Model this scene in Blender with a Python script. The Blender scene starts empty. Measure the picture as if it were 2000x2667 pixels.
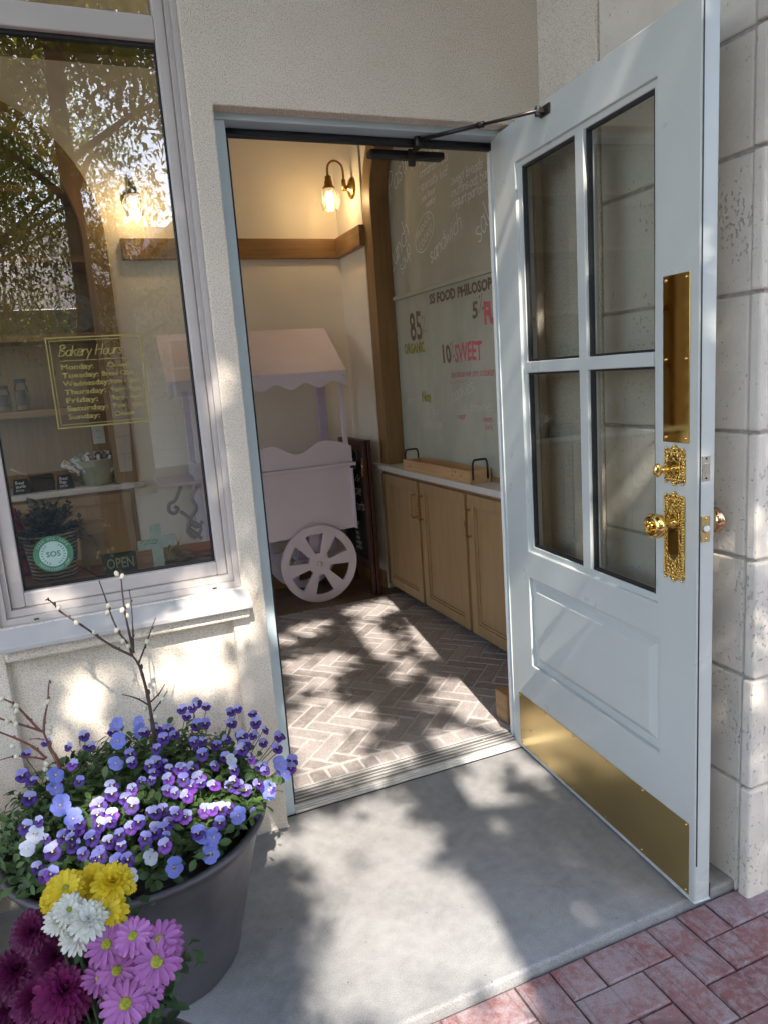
import bpy, math, random
from mathutils import Matrix, Vector
R = math.radians
SC = bpy.context.scene
COL = SC.collection

# ------------------------------------------------------------------ camera, world, sun, exposure
CAM = Vector((-0.4643, -2.0744, 1.3415))
cd = bpy.data.cameras.new("camera")
cam = bpy.data.objects.new("camera", cd)
COL.objects.link(cam)
cam.location = CAM
cam.rotation_euler = (1.3851, 0.0704, -0.3982)
cd.sensor_fit = 'HORIZONTAL'
cd.sensor_width = 36.0
cd.lens = 36.0 * 1905.02 / 2000.0
cd.clip_start = 0.05
cd.clip_end = 500
SC.camera = cam
CM = cam.rotation_euler.to_matrix()
F = 1905.02

w = bpy.data.worlds.new("World")
SC.world = w
w.use_nodes = True
nt = w.node_tree
bg = nt.nodes["Background"]
sky = nt.nodes.new("ShaderNodeTexSky")
sky.sky_type = 'NISHITA'
sky.sun_disc = False
SUN_EL = math.atan2(1.0, math.hypot(0.16, 1.0))
SUN_ROT = math.atan2(-0.16, -1.0)
sky.sun_elevation = SUN_EL
sky.sun_rotation = SUN_ROT
sky.dust_density = 1.4
sky.ozone_density = 0.6
sky.air_density = 0.9
nt.links.new(sky.outputs[0], bg.inputs[0])
bg.inputs[1].default_value = 0.15

sd = bpy.data.lights.new("sun", 'SUN')
sd.energy = 2.75
sd.angle = R(0.5)
sd.color = (1.0, 0.93, 0.84)
sun = bpy.data.objects.new("sun", sd)
COL.objects.link(sun)
sun.rotation_euler = Vector((0.16, 1.0, -1.0)).to_track_quat('-Z', 'Y').to_euler()
sun.location = (-1, -8, 9)

SC.view_settings.view_transform = 'Standard'
SC.view_settings.look = 'None'
SC.view_settings.gamma = 1
SC.view_settings.exposure = 2.08
SC.cycles.max_bounces = 12
SC.cycles.diffuse_bounces = 6
SC.cycles.transparent_max_bounces = 24
SC.cycles.sample_clamp_indirect = 4.0
SC.cycles.use_denoising = True

rnd = random.Random(7)


# ------------------------------------------------------------------ helpers
def ray(px, py):                                  # a pixel of the 2000 x 2667 photograph -> world direction
    return CM @ Vector(((px - 1000) / F, -(py - 1333.5) / F, -1.0))


def on_plane(px, py, axis, val):
    d = ray(px, py)
    i = 'xyz'.index(axis)
    return CAM + d * ((val - CAM[i]) / d[i])


class MB:
    def __init__(s):
        s.v, s.f, s.m, s.t, s.sm = [], [], [], [], []

    def add(s, vs, fs, mi=0, tint=0.5, M=None, smooth=False):
        o = len(s.v)
        for p in vs:
            p = Vector(p)
            s.v.append(tuple(M @ p) if M is not None else tuple(p))
        for f in fs:
            s.f.append([o + i for i in f])
            s.m.append(mi)
            s.t.append(tint)
            s.sm.append(smooth)
        return s

    def box(s, x0, x1, y0, y1, z0, z1, mi=0, tint=0.5, M=None):
        vs = [(x0, y0, z0), (x1, y0, z0), (x1, y1, z0), (x0, y1, z0), (x0, y0, z1), (x1, y0, z1), (x1, y1, z1), (x0, y1, z1)]
        return s.add(vs, [(0, 3, 2, 1), (4, 5, 6, 7), (0, 1, 5, 4), (1, 2, 6, 5), (2, 3, 7, 6), (3, 0, 4, 7)], mi, tint, M)

    def tube(s, pts, r, n=8, mi=0, tint=0.5, M=None, cap=True):
        pts = [Vector(p) for p in pts]
        rs = r if isinstance(r, (list, tuple)) else [r] * len(pts)
        vs, fs = [], []
        prev = None
        for i, p in enumerate(pts):
            a = pts[max(i - 1, 0)]
            b = pts[min(i + 1, len(pts) - 1)]
            t = (b - a).normalized()
            if prev is None:
                e = Vector((0, 0, 1)) if abs(t.z) < 0.9 else Vector((1, 0, 0))
                nrm = t.cross(e).normalized()
            else:
                nrm = (prev - t * prev.dot(t)).normalized()
            prev = nrm
            bn = t.cross(nrm)
            for k in range(n):
                a_ = 2 * math.pi * k / n
                vs.append(p + (nrm * math.cos(a_) + bn * math.sin(a_)) * rs[i])
        for i in range(len(pts) - 1):
            for k in range(n):
                k2 = (k + 1) % n
                fs.append((i * n + k, i * n + k2, (i + 1) * n + k2, (i + 1) * n + k))
        if cap:
            fs.append(tuple(range(n - 1, -1, -1)))
            fs.append(tuple(range((len(pts) - 1) * n, len(pts) * n)))
        return s.add(vs, fs, mi, tint, M, True)

    def lathe(s, prof, n=24, mi=0, M=None, rib=None, smooth=True):
        vs, fs = [], []
        for (r, z) in prof:
            for k in range(n):
                a = 2 * math.pi * k / n
                q = r * (rib(a, z) if rib else 1)
                vs.append((q * math.cos(a), q * math.sin(a), z))
        for i in range(len(prof) - 1):
            for k in range(n):
                k2 = (k + 1) % n
                fs.append((i * n + k, i * n + k2, (i + 1) * n + k2, (i + 1) * n + k))
        if prof[0][0] > 1e-6:
            fs.append(tuple(range(n - 1, -1, -1)))
        if prof[-1][0] > 1e-6:
            fs.append(tuple(range((len(prof) - 1) * n, len(prof) * n)))
        return s.add(vs, fs, mi, 0.5, M, smooth)

    def shell(s, prof, n=24, mi=0, M=None, rib=None):          # open lathe, no caps
        vs, fs = [], []
        for (r, z) in prof:
            for k in range(n):
                a = 2 * math.pi * k / n
                q = r * (rib(a, z) if rib else 1)
                vs.append((q * math.cos(a), q * math.sin(a), z))
        for i in range(len(prof) - 1):
            for k in range(n):
                k2 = (k + 1) % n
                fs.append((i * n + k, i * n + k2, (i + 1) * n + k2, (i + 1) * n + k))
        return s.add(vs, fs, mi, 0.5, M, True)

    def prism(s, poly, d0, d1, mi=0, tint=0.5, M=None, holes=None):   # polygon in local XY pushed along Z
        n = len(poly)
        vs = [(x, y, d0) for x, y in poly] + [(x, y, d1) for x, y in poly]
        fs = [tuple(range(n - 1, -1, -1)), tuple(range(n, 2 * n))]
        fs += [(i, (i + 1) % n, n + (i + 1) % n, n + i) for i in range(n)]
        return s.add(vs, fs, mi, tint, M)

    def ball(s, c, r, n=10, mi=0, M=None, sq=(1, 1, 1)):
        prof = [(max(1e-7, math.sin(math.pi * i / n)), -math.cos(math.pi * i / n)) for i in range(n + 1)]
        T = Matrix.Translation(c) @ Matrix.Diagonal((r * sq[0], r * sq[1], r * sq[2], 1))
        return s.lathe(prof, n + 4, mi, (M @ T) if M is not None else T)

    def build(s, name, mats, parent=None, bevel=None, seg=2, smooth=False, weld=False):
        me = bpy.data.meshes.new(name)
        me.from_pydata(s.v, [], s.f)
        mats = mats if isinstance(mats, (list, tuple)) else [mats]
        for m in mats:
            me.materials.append(m)
        me.polygons.foreach_set("material_index", s.m)
        me.polygons.foreach_set("use_smooth", [bool(x or smooth) for x in s.sm])
        at = me.attributes.new("tint", 'FLOAT', 'FACE')
        at.data.foreach_set("value", s.t)
        me.update()
        o = bpy.data.objects.new(name, me)
        COL.objects.link(o)
        if parent is not None:
            o.parent = parent
        if weld:
            wm = o.modifiers.new("weld", 'WELD')
            wm.merge_threshold = 0.0002
        if bevel:
            b = o.modifiers.new("bevel", 'BEVEL')
            b.width = bevel
            b.segments = seg
            b.limit_method = 'ANGLE'
            b.angle_limit = R(35)
        return o


def relief(xs, zs, depth, back):
    """front of a wall facing -y: cells of a grid at their own depth, None = hole through to 'back'"""
    mb = MB()
    key = {}

    def vid(x, y, z):
        k = (round(x, 4), round(y, 4), round(z, 4))
        if k not in key:
            key[k] = len(mb.v)
            mb.v.append(k)
        return key[k]

    def q(*ps):
        mb.f.append([vid(*p) for p in ps])
        mb.m.append(0)
        mb.t.append(0.5)
        mb.sm.append(False)
    nx, nz = len(xs) - 1, len(zs) - 1
    D = [[depth(0.5 * (xs[i] + xs[i + 1]), 0.5 * (zs[j] + zs[j + 1])) for j in range(nz)] for i in range(nx)]
    for i in range(nx):
        for j in range(nz):
            x0, x1, z0, z1 = xs[i], xs[i + 1], zs[j], zs[j + 1]
            d = D[i][j]
            if d is not None:
                q((x0, d, z0), (x1, d, z0), (x1, d, z1), (x0, d, z1))
            a = back if d is None else d
            if i + 1 < nx:
                b = back if D[i + 1][j] is None else D[i + 1][j]
                if abs(a - b) > 1e-6:
                    q((x1, a, z0), (x1, b, z0), (x1, b, z1), (x1, a, z1))
            if j + 1 < nz:
                b = back if D[i][j + 1] is None else D[i][j + 1]
                if abs(a - b) > 1e-6:
                    q((x0, a, z1), (x1, a, z1), (x1, b, z1), (x0, b, z1))
    for j in range(nz):                               # outer rim
        for i, xx in ((0, xs[0]), (nx - 1, xs[-1])):
            if D[i][j] is not None:
                q((xx, D[i][j], zs[j]), (xx, back, zs[j]), (xx, back, zs[j + 1]), (xx, D[i][j], zs[j + 1]))
    for i in range(nx):
        for j, zz in ((0, zs[0]), (nz - 1, zs[-1])):
            if D[i][j] is not None:
                q((xs[i], D[i][j], zz), (xs[i + 1], D[i][j], zz), (xs[i + 1], back, zz), (xs[i], back, zz))
    return mb


def empty(name, loc=(0, 0, 0), rz=0.0, parent=None):
    o = bpy.data.objects.new(name, None)
    o.empty_display_size = 0.1
    o.location = loc
    o.rotation_euler = (0, 0, rz)
    COL.objects.link(o)
    if parent is not None:
        o.parent = parent
    return o


def tag(o, label=None, cat=None, group=None, kind=None):
    if label: o['label'] = label
    if cat: o['category'] = cat
    if group: o['group'] = group
    if kind: o['kind'] = kind
    return o


def thing(name, label, cat, loc=(0, 0, 0), rz=0.0, group=None):
    return tag(empty(name, loc, rz), label, cat, group)


def inst(mesh, name, parent, M):
    o = bpy.data.objects.new(name, mesh)
    COL.objects.link(o)
    o.parent = parent
    o.matrix_basis = M
    return o


def smooth_path(pts, k=4):
    pts = [Vector(p) for p in pts]
    if len(pts) < 3:
        return pts
    out = []
    for i in range(len(pts) - 1):
        p0 = pts[max(i - 1, 0)]
        p1, p2 = pts[i], pts[i + 1]
        p3 = pts[min(i + 2, len(pts) - 1)]
        for j in range(k):
            t = j / k
            out.append(0.5 * ((2 * p1) + (p2 - p0) * t + (2 * p0 - 5 * p1 + 4 * p2 - p3) * t * t + (3 * p1 - p0 - 3 * p2 + p3) * t ** 3))
    out.append(pts[-1])
    return out


def frame(origin, xdir, ydir):
    x = Vector(xdir).normalized()
    y = Vector(ydir).normalized()
    z = x.cross(y).normalized()
    M = Matrix.Identity(4)
    for i in range(3):
        M[i][0], M[i][1], M[i][2], M[i][3] = x[i], y[i], z[i], origin[i]
    return M


def facing(loc, nrm, spin=0.0, sc=1.0):
    q = Vector(nrm).to_track_quat('Z', 'Y')
    return Matrix.Translation(loc) @ q.to_matrix().to_4x4() @ Matrix.Rotation(spin, 4, 'Z') @ Matrix.Scale(sc, 4)


# ------------------------------------------------------------------ materials
class NB:
    """small node builder"""
    def __init__(s, name):
        s.mat = bpy.data.materials.new(name)
        s.mat.use_nodes = True
        s.nt = s.mat.node_tree
        s.b = s.nt.nodes["Principled BSDF"]
        s.out = s.nt.nodes["Material Output"]
        s.tc = s.nt.nodes.new("ShaderNodeTexCoord")

    def n(s, typ, **kw):
        nd = s.nt.nodes.new(typ)
        for k, v in kw.items():
            setattr(nd, k, v)
        return nd

    def l(s, a, b):
        s.nt.links.new(a, b)

    def mapping(s, scale=(1, 1, 1), rot=(0, 0, 0)):
        m = s.n("ShaderNodeMapping")
        m.inputs["Scale"].default_value = scale
        m.inputs["Rotation"].default_value = rot
        s.l(s.tc.outputs["Object"], m.inputs[0])
        return m.outputs[0]

    def noise(s, scale, detail=4, rough=0.55, vec=None, dist=0.0):
        t = s.n("ShaderNodeTexNoise")
        t.inputs["Scale"].default_value = scale
        t.inputs["Detail"].default_value = detail
        t.inputs["Roughness"].default_value = rough
        t.inputs["Distortion"].default_value = dist
        s.l(vec if vec is not None else s.tc.outputs["Object"], t.inputs["Vector"])
        return t.outputs["Fac"]

    def ramp(s, fac, stops):
        r = s.n("ShaderNodeValToRGB")
        e = r.color_ramp.elements
        while len(e) > 1:
            e.remove(e[-1])
        for i, (p, c) in enumerate(stops):
            el = e[0] if i == 0 else e.new(p)
            el.position = p
            el.color = (c[0], c[1], c[2], 1) if isinstance(c, (tuple, list)) else (c, c, c, 1)
        s.l(fac, r.inputs[0])
        return r.outputs[0]

    def mix(s, fac, a, b, mode='MIX'):
        m = s.n("ShaderNodeMix", data_type='RGBA', blend_type=mode)
        for sock, v in ((m.inputs[0], fac), (m.inputs[6], a), (m.inputs[7], b)):
            if isinstance(v, (int, float)):
                sock.default_value = v
            elif isinstance(v, (tuple, list)):
                sock.default_value = (v[0], v[1], v[2], 1)
            else:
                s.l(v, sock)
        return m.outputs[2]

    def math(s, op, a, b=0.0):
        m = s.n("ShaderNodeMath", operation=op)
        for sock, v in ((m.inputs[0], a), (m.inputs[1], b)):
            if isinstance(v, (int, float)):
                sock.default_value = v
            else:
                s.l(v, sock)
        return m.outputs[0]

    def tint(s):
        a = s.n("ShaderNodeAttribute", attribute_name="tint")
        return a.outputs["Fac"]

    def color(s, c):
        if isinstance(c, (tuple, list)):
            s.b.inputs["Base Color"].default_value = (c[0], c[1], c[2], 1)
        else:
            s.l(c, s.b.inputs["Base Color"])

    def rough(s, v):
        if isinstance(v, (int, float)):
            s.b.inputs["Roughness"].default_value = v
        else:
            s.l(v, s.b.inputs["Roughness"])

    def bump(s, h, strength=0.3, dist=0.01, prev=None):
        b = s.n("ShaderNodeBump")
        b.inputs["Strength"].default_value = strength
        b.inputs["Distance"].default_value = dist
        s.l(h, b.inputs["Height"])
        if prev is not None:
            s.l(prev, b.inputs["Normal"])
        s.l(b.outputs[0], s.b.inputs["Normal"])
        return b.outputs[0]


def simple(name, c, rough=0.5, metal=0.0, var=0.12, scale=14.0, bump=0.0, bscale=120.0, coat=0.0, emit=None, estr=0.0):
    m = NB(name)
    f = m.noise(scale, 5)
    dark = tuple(x * (1 - var) for x in c)
    lite = tuple(min(1, x * (1 + var)) for x in c)
    m.color(m.ramp(f, [(0.3, dark), (0.7, lite)]))
    r = m.noise(scale * 2.3, 4)
    m.rough(m.ramp(r, [(0.3, max(0, rough - 0.06)), (0.7, min(1, rough + 0.06))]))
    m.b.inputs["Metallic"].default_value = metal
    if coat:
        m.b.inputs["Coat Weight"].default_value = coat
    if bump:
        m.bump(m.noise(bscale, 3), bump, 0.002)
    if emit:
        m.b.inputs["Emission Color"].default_value = (*emit, 1)
        m.b.inputs["Emission Strength"].default_value = estr
    return m.mat


def m_stucco():
    m = NB("stucco_sand_finish")
    a = m.noise(520, 3, 0.6)
    b = m.noise(5, 5)
    v = m.noise(300, 3, 0.65)
    col = m.ramp(b, [(0.3, (0.75, 0.645, 0.525)), (0.7, (0.82, 0.72, 0.595))])
    pit = m.ramp(v, [(0.34, 0.52), (0.50, 1.0)])
    m.color(m.mix(1.0, col, pit, 'MULTIPLY'))
    m.rough(0.92)
    n1 = m.bump(v, 0.9, 0.004)
    m.bump(a, 0.5, 0.002, n1)
    return m.mat


def m_concrete():
    m = NB("concrete_broom_finish")
    big = m.noise(3.2, 6, 0.6)
    med = m.noise(28, 5, 0.6)
    fine = m.noise(420, 3, 0.7)
    lines = m.noise(1.0, 3, 0.6, m.mapping((6, 300, 6), (0, 0, R(8))))
    col = m.ramp(big, [(0.3, (0.265, 0.258, 0.25)), (0.7, (0.36, 0.35, 0.338))])
    col = m.mix(0.5, col, m.ramp(med, [(0.35, 0.78), (0.62, 1.08)]), 'MULTIPLY')
    col = m.mix(0.75, col, m.ramp(fine, [(0.33, 0.5), (0.56, 1.08)]), 'MULTIPLY')
    grit = m.noise(900, 2, 0.5)
    col = m.mix(0.6, col, m.ramp(grit, [(0.38, 0.35), (0.48, 1.0)]), 'MULTIPLY')
    stain = m.noise(1.3, 7, 0.72, None, 1.2)
    col = m.mix(0.45, col, m.ramp(stain, [(0.42, 0.72), (0.55, 1.0)]), 'MULTIPLY')
    pock = m.n("ShaderNodeTexVoronoi")
    pock.inputs["Scale"].default_value = 24
    m.l(m.tc.outputs["Object"], pock.inputs["Vector"])
    col = m.mix(0.8, col, m.ramp(pock.outputs["Distance"], [(0.03, 0.3), (0.06, 1.0)]), 'MULTIPLY')
    m.color(col)
    m.rough(0.85)
    n1 = m.bump(lines, 0.25, 0.002)
    m.bump(fine, 0.4, 0.0015, n1)
    return m.mat


def m_stone():
    m = NB("cast_travertine_block")
    big = m.noise(2.6, 5, 0.6)
    t = m.tint()
    col = m.ramp(big, [(0.3, (0.62, 0.555, 0.47)), (0.7, (0.73, 0.665, 0.58))])
    col = m.mix(0.8, col, m.ramp(t, [(0.0, (0.82, 0.81, 0.80)), (1.0, (1.06, 1.03, 1.0))]), 'MULTIPLY')
    area = m.noise(4.5, 2)
    pn = m.noise(120, 2, 0.5, m.mapping((1, 1, 0.75)))
    thr = m.math('ADD', pn, m.math('MULTIPLY', m.math('SUBTRACT', area, 0.5), 0.45))
    pits = m.ramp(thr, [(0.25, 0.0), (0.32, 1.0)])
    m.color(m.mix(0.2, col, m.mix(0.6, pits, m.ramp(m.noise(14, 6, 0.7), [(0.35, 0.55), (0.6, 1.0)]), 'MULTIPLY'), 'MULTIPLY'))
    m.rough(0.9)
    n1 = m.bump(pits, 0.8, 0.006)
    n2 = m.bump(m.noise(30, 6, 0.7), 0.5, 0.006, n1)
    m.bump(m.noise(260, 4), 0.3, 0.002, n2)
    return m.mat


def m_paver():
    m = NB("worn_red_clay_paver")
    t = m.tint()
    base = m.ramp(t, [(0.0, (0.20, 0.085, 0.078)), (0.35, (0.27, 0.105, 0.095)), (0.7, (0.24, 0.125, 0.12)), (1.0, (0.28, 0.14, 0.13))])
    worn = m.noise(9, 8, 0.72, None, 0.4)
    worn2 = m.noise(60, 6, 0.7)
    f = m.math('ADD', m.math('MULTIPLY', worn, 0.7), m.math('MULTIPLY', worn2, 0.45))
    wm = m.ramp(f, [(0.52, 0.0), (0.64, 0.85)])
    col = m.mix(wm, base, (0.31, 0.245, 0.25))
    col = m.mix(0.5, col, m.ramp(m.noise(300, 3), [(0.35, 0.6), (0.6, 1.1)]), 'MULTIPLY')
    scr = m.n("ShaderNodeTexVoronoi", feature='DISTANCE_TO_EDGE')
    scr.inputs["Scale"].default_value = 11
    m.l(m.mapping((1, 0.12, 1), (0, 0, R(25))), scr.inputs["Vector"])
    col = m.mix(0.35, col, m.ramp(scr.outputs["Distance"], [(0.008, 0.25), (0.02, 1.0)]), 'MULTIPLY')
    m.color(col)
    m.rough(0.8)
    n1 = m.bump(f, 0.5, 0.004)
    m.bump(m.noise(240, 3), 0.3, 0.002, n1)
    return m.mat


def m_floorbrick():
    m = NB("antiqued_floor_brick")
    t = m.tint()
    base = m.ramp(t, [(0.0, (0.23, 0.198, 0.185)), (0.5, (0.30, 0.262, 0.245)), (1.0, (0.37, 0.332, 0.315))])
    cl = m.noise(26, 6, 0.72)
    base = m.mix(m.ramp(cl, [(0.46, 0.0), (0.70, 0.8)]), base, (0.40, 0.36, 0.335))
    base = m.mix(0.6, base, m.ramp(m.noise(190, 4), [(0.35, 0.55), (0.6, 1.1)]), 'MULTIPLY')
    m.color(base)
    m.rough(0.62)
    m.bump(cl, 0.5, 0.004)
    return m.mat


def m_wood(name, dark, lite, axis='z', rough=0.45, scale=1.0, coat=0.0):
    m = NB(name)
    sc = {'x': (2.2, 34, 34), 'y': (34, 2.2, 34), 'z': (34, 34, 2.2)}[axis]
    v = m.mapping(tuple(q * scale for q in sc))
    g = m.noise(1.0, 6, 0.6, v, 0.6)
    big = m.noise(3.0, 3)
    f = m.math('ADD', m.math('MULTIPLY', g, 0.75), m.math('MULTIPLY', big, 0.25))
    m.color(m.ramp(f, [(0.32, dark), (0.66, lite)]))
    m.rough(rough)
    m.bump(g, 0.12, 0.002)
    if coat:
        m.b.inputs["Coat Weight"].default_value = coat
    return m.mat


def m_glass(name, fac_min=0.05, tint=(1, 1, 1), ior=1.5, gain=1.0, rough=0.0, milk=0.0):
    m = NB(name)
    tr = m.n("ShaderNodeBsdfTransparent")
    tr.inputs[0].default_value = (*tint, 1)
    gl = m.n("ShaderNodeBsdfGlossy")
    gl.inputs["Roughness"].default_value = rough
    fr = m.n("ShaderNodeFresnel")
    fr.inputs[0].default_value = ior
    f = m.math('MULTIPLY', fr.outputs[0], gain)
    f = m.math('MAXIMUM', f, fac_min)
    mx = m.n("ShaderNodeMixShader")
    m.l(f, mx.inputs[0])
    m.l(tr.outputs[0], mx.inputs[1])
    m.l(gl.outputs[0], mx.inputs[2])
    # real panes are never quite flat
    nz = m.noise(1.6, 2)
    b = m.n("ShaderNodeBump")
    b.inputs["Strength"].default_value = 0.02
    b.inputs["Distance"].default_value = 0.01
    m.l(nz, b.inputs["Height"])
    m.l(b.outputs[0], gl.inputs["Normal"])
    last = mx.outputs[0]
    if milk:
        tl = m.n("ShaderNodeBsdfTranslucent")
        tl.inputs[0].default_value = (0.9, 0.88, 0.82, 1)
        m2 = m.n("ShaderNodeMixShader")
        m2.inputs[0].default_value = milk
        m.l(last, m2.inputs[1])
        m.l(tl.outputs[0], m2.inputs[2])
        last = m2.outputs[0]
    m.l(last, m.out.inputs[0])
    return m.mat


def m_leaf(name, c, c2, trans=0.45, rough=0.5, scale=9):
    m = NB(name)
    t = m.tint()
    col = m.ramp(t, [(0.0, c), (1.0, c2)])
    col = m.mix(0.3, col, m.ramp(m.noise(scale * 6, 3), [(0.3, 0.7), (0.7, 1.15)]), 'MULTIPLY')
    m.color(col)
    m.rough(rough)
    tl = m.n("ShaderNodeBsdfTranslucent")
    m.l(m.mix(1.0, col, (1.7, 1.6, 0.9), 'MULTIPLY') if trans >= .4 else col, tl.inputs[0])
    mx = m.n("ShaderNodeMixShader")
    mx.inputs[0].default_value = trans
    m.l(m.b.outputs[0], mx.inputs[1])
    m.l(tl.outputs[0], mx.inputs[2])
    m.l(mx.outputs[0], m.out.inputs[0])
    return m.mat


def m_brass(name, c=(0.80, 0.57, 0.20), rough=0.12, cast=False, flat=False):
    m = NB(name)
    f = m.noise(9, 5)
    m.color(m.ramp(f, [(0.3, tuple(x * 0.92 for x in c)), (0.7, c)]))
    m.b.inputs["Metallic"].default_value = 1.0
    m.rough(rough if flat else m.ramp(m.noise(40, 4), [(0.35, rough * 0.7), (0.7, rough * 1.4)]))
    if cast:
        v = m.n("ShaderNodeTexVoronoi", feature='SMOOTH_F1')
        v.inputs["Scale"].default_value = 210
        m.l(m.tc.outputs["Object"], v.inputs["Vector"])
        m.bump(v.outputs["Distance"], 1.0, 0.006)
    elif not flat:
        m.bump(m.noise(5, 2), 0.05, 0.004)
    return m.mat


def m_chalkboard():
    m = NB("wiped_green_chalkboard")
    sm = m.noise(3.0, 6, 0.65, m.mapping((1, 1, 0.5)))
    m.color(m.ramp(sm, [(0.35, (0.38, 0.385, 0.32)), (0.68, (0.52, 0.52, 0.44))]))
    m.rough(0.8)
    return m.mat


def m_chalk(name, c, board=(0.42, 0.42, 0.355), cover=0.62):
    m = NB(name)
    f = m.noise(170, 4, 0.75)
    big = m.noise(16, 3)
    f = m.math('ADD', m.math('MULTIPLY', f, 0.75), m.math('MULTIPLY', big, 0.25))
    m.color(m.mix(m.ramp(f, [(1 - cover - .12, 0.15), (1 - cover + .10, 1.0)]), board, c))
    m.rough(0.95)
    return m.mat


def m_basket():
    m = NB("woven_wicker")
    wv = m.n("ShaderNodeTexWave", wave_type='BANDS', bands_direction='Z')
    wv.inputs["Scale"].default_value = 28
    wv.inputs["Distortion"].default_value = 2.5
    m.l(m.tc.outputs["Object"], wv.inputs["Vector"])
    m.color(m.ramp(wv.outputs["Fac"], [(0.1, (0.16, 0.11, 0.06)), (0.7, (0.52, 0.42, 0.28))]))
    m.rough(0.8)
    m.bump(wv.outputs["Fac"], 0.8, 0.008)
    return m.mat


def m_cloth(name, kind):
    m = NB(name)
    if kind == 'stripe':
        wv = m.n("ShaderNodeTexWave", wave_type='BANDS', bands_direction='X')
        wv.inputs["Scale"].default_value = 22
        wv.inputs["Distortion"].default_value = 0.6
        m.l(m.tc.outputs["Object"], wv.inputs["Vector"])
        m.color(m.ramp(wv.outputs["Fac"], [(0.42, (0.03, 0.03, 0.04)), (0.55, (0.72, 0.68, 0.64))]))
    else:
        v = m.n("ShaderNodeTexVoronoi")
        v.inputs["Scale"].default_value = 55
        m.l(m.tc.outputs["Object"], v.inputs["Vector"])
        pal = {'flower': [(0.0, (0.68, 0.66, 0.62)), (0.46, (0.66, 0.64, 0.6)), (0.5, (0.55, 0.12, 0.13)), (0.62, (0.62, 0.3, 0.08)), (0.75, (0.10, 0.2, 0.18)), (0.9, (0.05, 0.06, 0.08))],
               'leafy': [(0.0, (0.62, 0.63, 0.63)), (0.5, (0.6, 0.6, 0.6)), (0.55, (0.12, 0.19, 0.17)), (0.8, (0.33, 0.42, 0.45))],
               'plum': [(0.0, (0.6, 0.56, 0.55)), (0.45, (0.58, 0.5, 0.5)), (0.5, (0.28, 0.06, 0.08)), (0.8, (0.06, 0.06, 0.07))]}[kind]
        r = m.ramp(v.outputs["Color"], pal)
        m.color(r)
    m.rough(0.9)
    return m.mat


STUCCO = m_stucco()
CONCRETE = m_concrete()
STONE = m_stone()
PAVER = m_paver()
PAVER_J = simple("sandy_joint", (0.10, 0.085, 0.08), 0.95, var=0.4, scale=60)
FBRICK = m_floorbrick()
FMORTAR = simple("pale_floor_grout", (0.40, 0.37, 0.35), 0.85, var=0.15, scale=40, bump=0.3)
MORTAR = simple("grey_mortar", (0.37, 0.335, 0.295), 0.95, var=0.25, scale=50, bump=0.4)
def m_doorpaint():
    m = NB("pale_blue_grey_door_paint")
    big = m.noise(2.2, 5, .6)
    col = m.ramp(big, [(0.3, (0.475, 0.49, 0.458)), (0.7, (0.52, 0.535, 0.50))])
    sep = m.n("ShaderNodeSeparateXYZ")
    m.l(m.tc.outputs["Object"], sep.inputs[0])
    low = m.ramp(sep.outputs["Z"], [(0.0, 1.0), (0.09, 0.25), (0.35, 0.0)])
    dirt = m.ramp(m.noise(17, 7, .75), [(0.42, 0.0), (0.66, 1.0)])
    col = m.mix(m.math('MULTIPLY', m.math('MULTIPLY', low, dirt), .6), col, (0.27, 0.25, 0.225))
    scuff = m.ramp(m.noise(3.5, 8, .8, m.mapping((1, 1, 9))), [(0.70, 0.0), (0.76, 1.0)])
    col = m.mix(m.math('MULTIPLY', scuff, .25), col, (0.33, 0.34, 0.33))
    m.color(col)
    m.rough(m.ramp(m.noise(7, 5), [(0.3, .26), (0.7, .42)]))
    brush = m.noise(1.0, 3, .6, m.mapping((170, 170, 5)))
    n1 = m.bump(brush, .10, .0015)
    m.bump(m.noise(9, 3), .06, .004, n1)
    return m.mat


DOORP = m_doorpaint()
FRAMEP = simple("pale_blue_frame_paint", (0.46, 0.54, 0.57), 0.38, var=0.04, scale=8, bump=0.08, bscale=70)
VINYL = simple("off_white_window_vinyl", (0.48, 0.43, 0.395), 0.42, var=0.04, scale=5)
SILLW = simple("white_sill_paint", (0.43, 0.405, 0.385), 0.5, var=0.06, scale=9, bump=0.06, bscale=80)
BLACKR = simple("black_rubber", (0.012, 0.012, 0.013), 0.5, var=0.5, scale=120, bump=0.3)
DARKBRZ = simple("dark_bronze_metal", (0.035, 0.03, 0.028), 0.35, metal=0.6, var=0.2)
ALU = simple("milled_aluminium", (0.70, 0.69, 0.67), 0.42, metal=0.55, var=0.1, scale=30)
ALUD = simple("dark_ribbed_aluminium", (0.19, 0.175, 0.165), 0.55, metal=0.3, var=0.12, scale=50)
STEEL = simple("satin_nickel", (0.58, 0.53, 0.46), 0.3, metal=1.0, var=0.1)
BRASS = m_brass("polished_brass", rough=0.04)
BRASSK = m_brass("brushed_brass_plate", (0.68, 0.52, 0.24), rough=0.27, flat=True)
BRASSC = m_brass("cast_brass_ornament", (0.70, 0.46, 0.12), rough=0.22, cast=True)
OLDBR = m_brass("antique_brass", (0.42, 0.25, 0.08), rough=0.32)
PLASTER = simple("cream_interior_paint", (0.86, 0.785, 0.665), 0.75, var=0.03, scale=3, bump=0.05, bscale=90)
PLASTERW = simple("pale_interior_paint", (0.82, 0.77, 0.69), 0.75, var=0.03, scale=3, bump=0.05, bscale=90)
OAK_X = m_wood("honey_oak_x", (0.22, 0.115, 0.04), (0.36, 0.20, 0.08), 'x')
OAK_Y = m_wood("honey_oak_y", (0.22, 0.115, 0.04), (0.36, 0.20, 0.08), 'y')
OAK_Z = m_wood("honey_oak_z", (0.22, 0.125, 0.05), (0.35, 0.21, 0.09), 'z')
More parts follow.
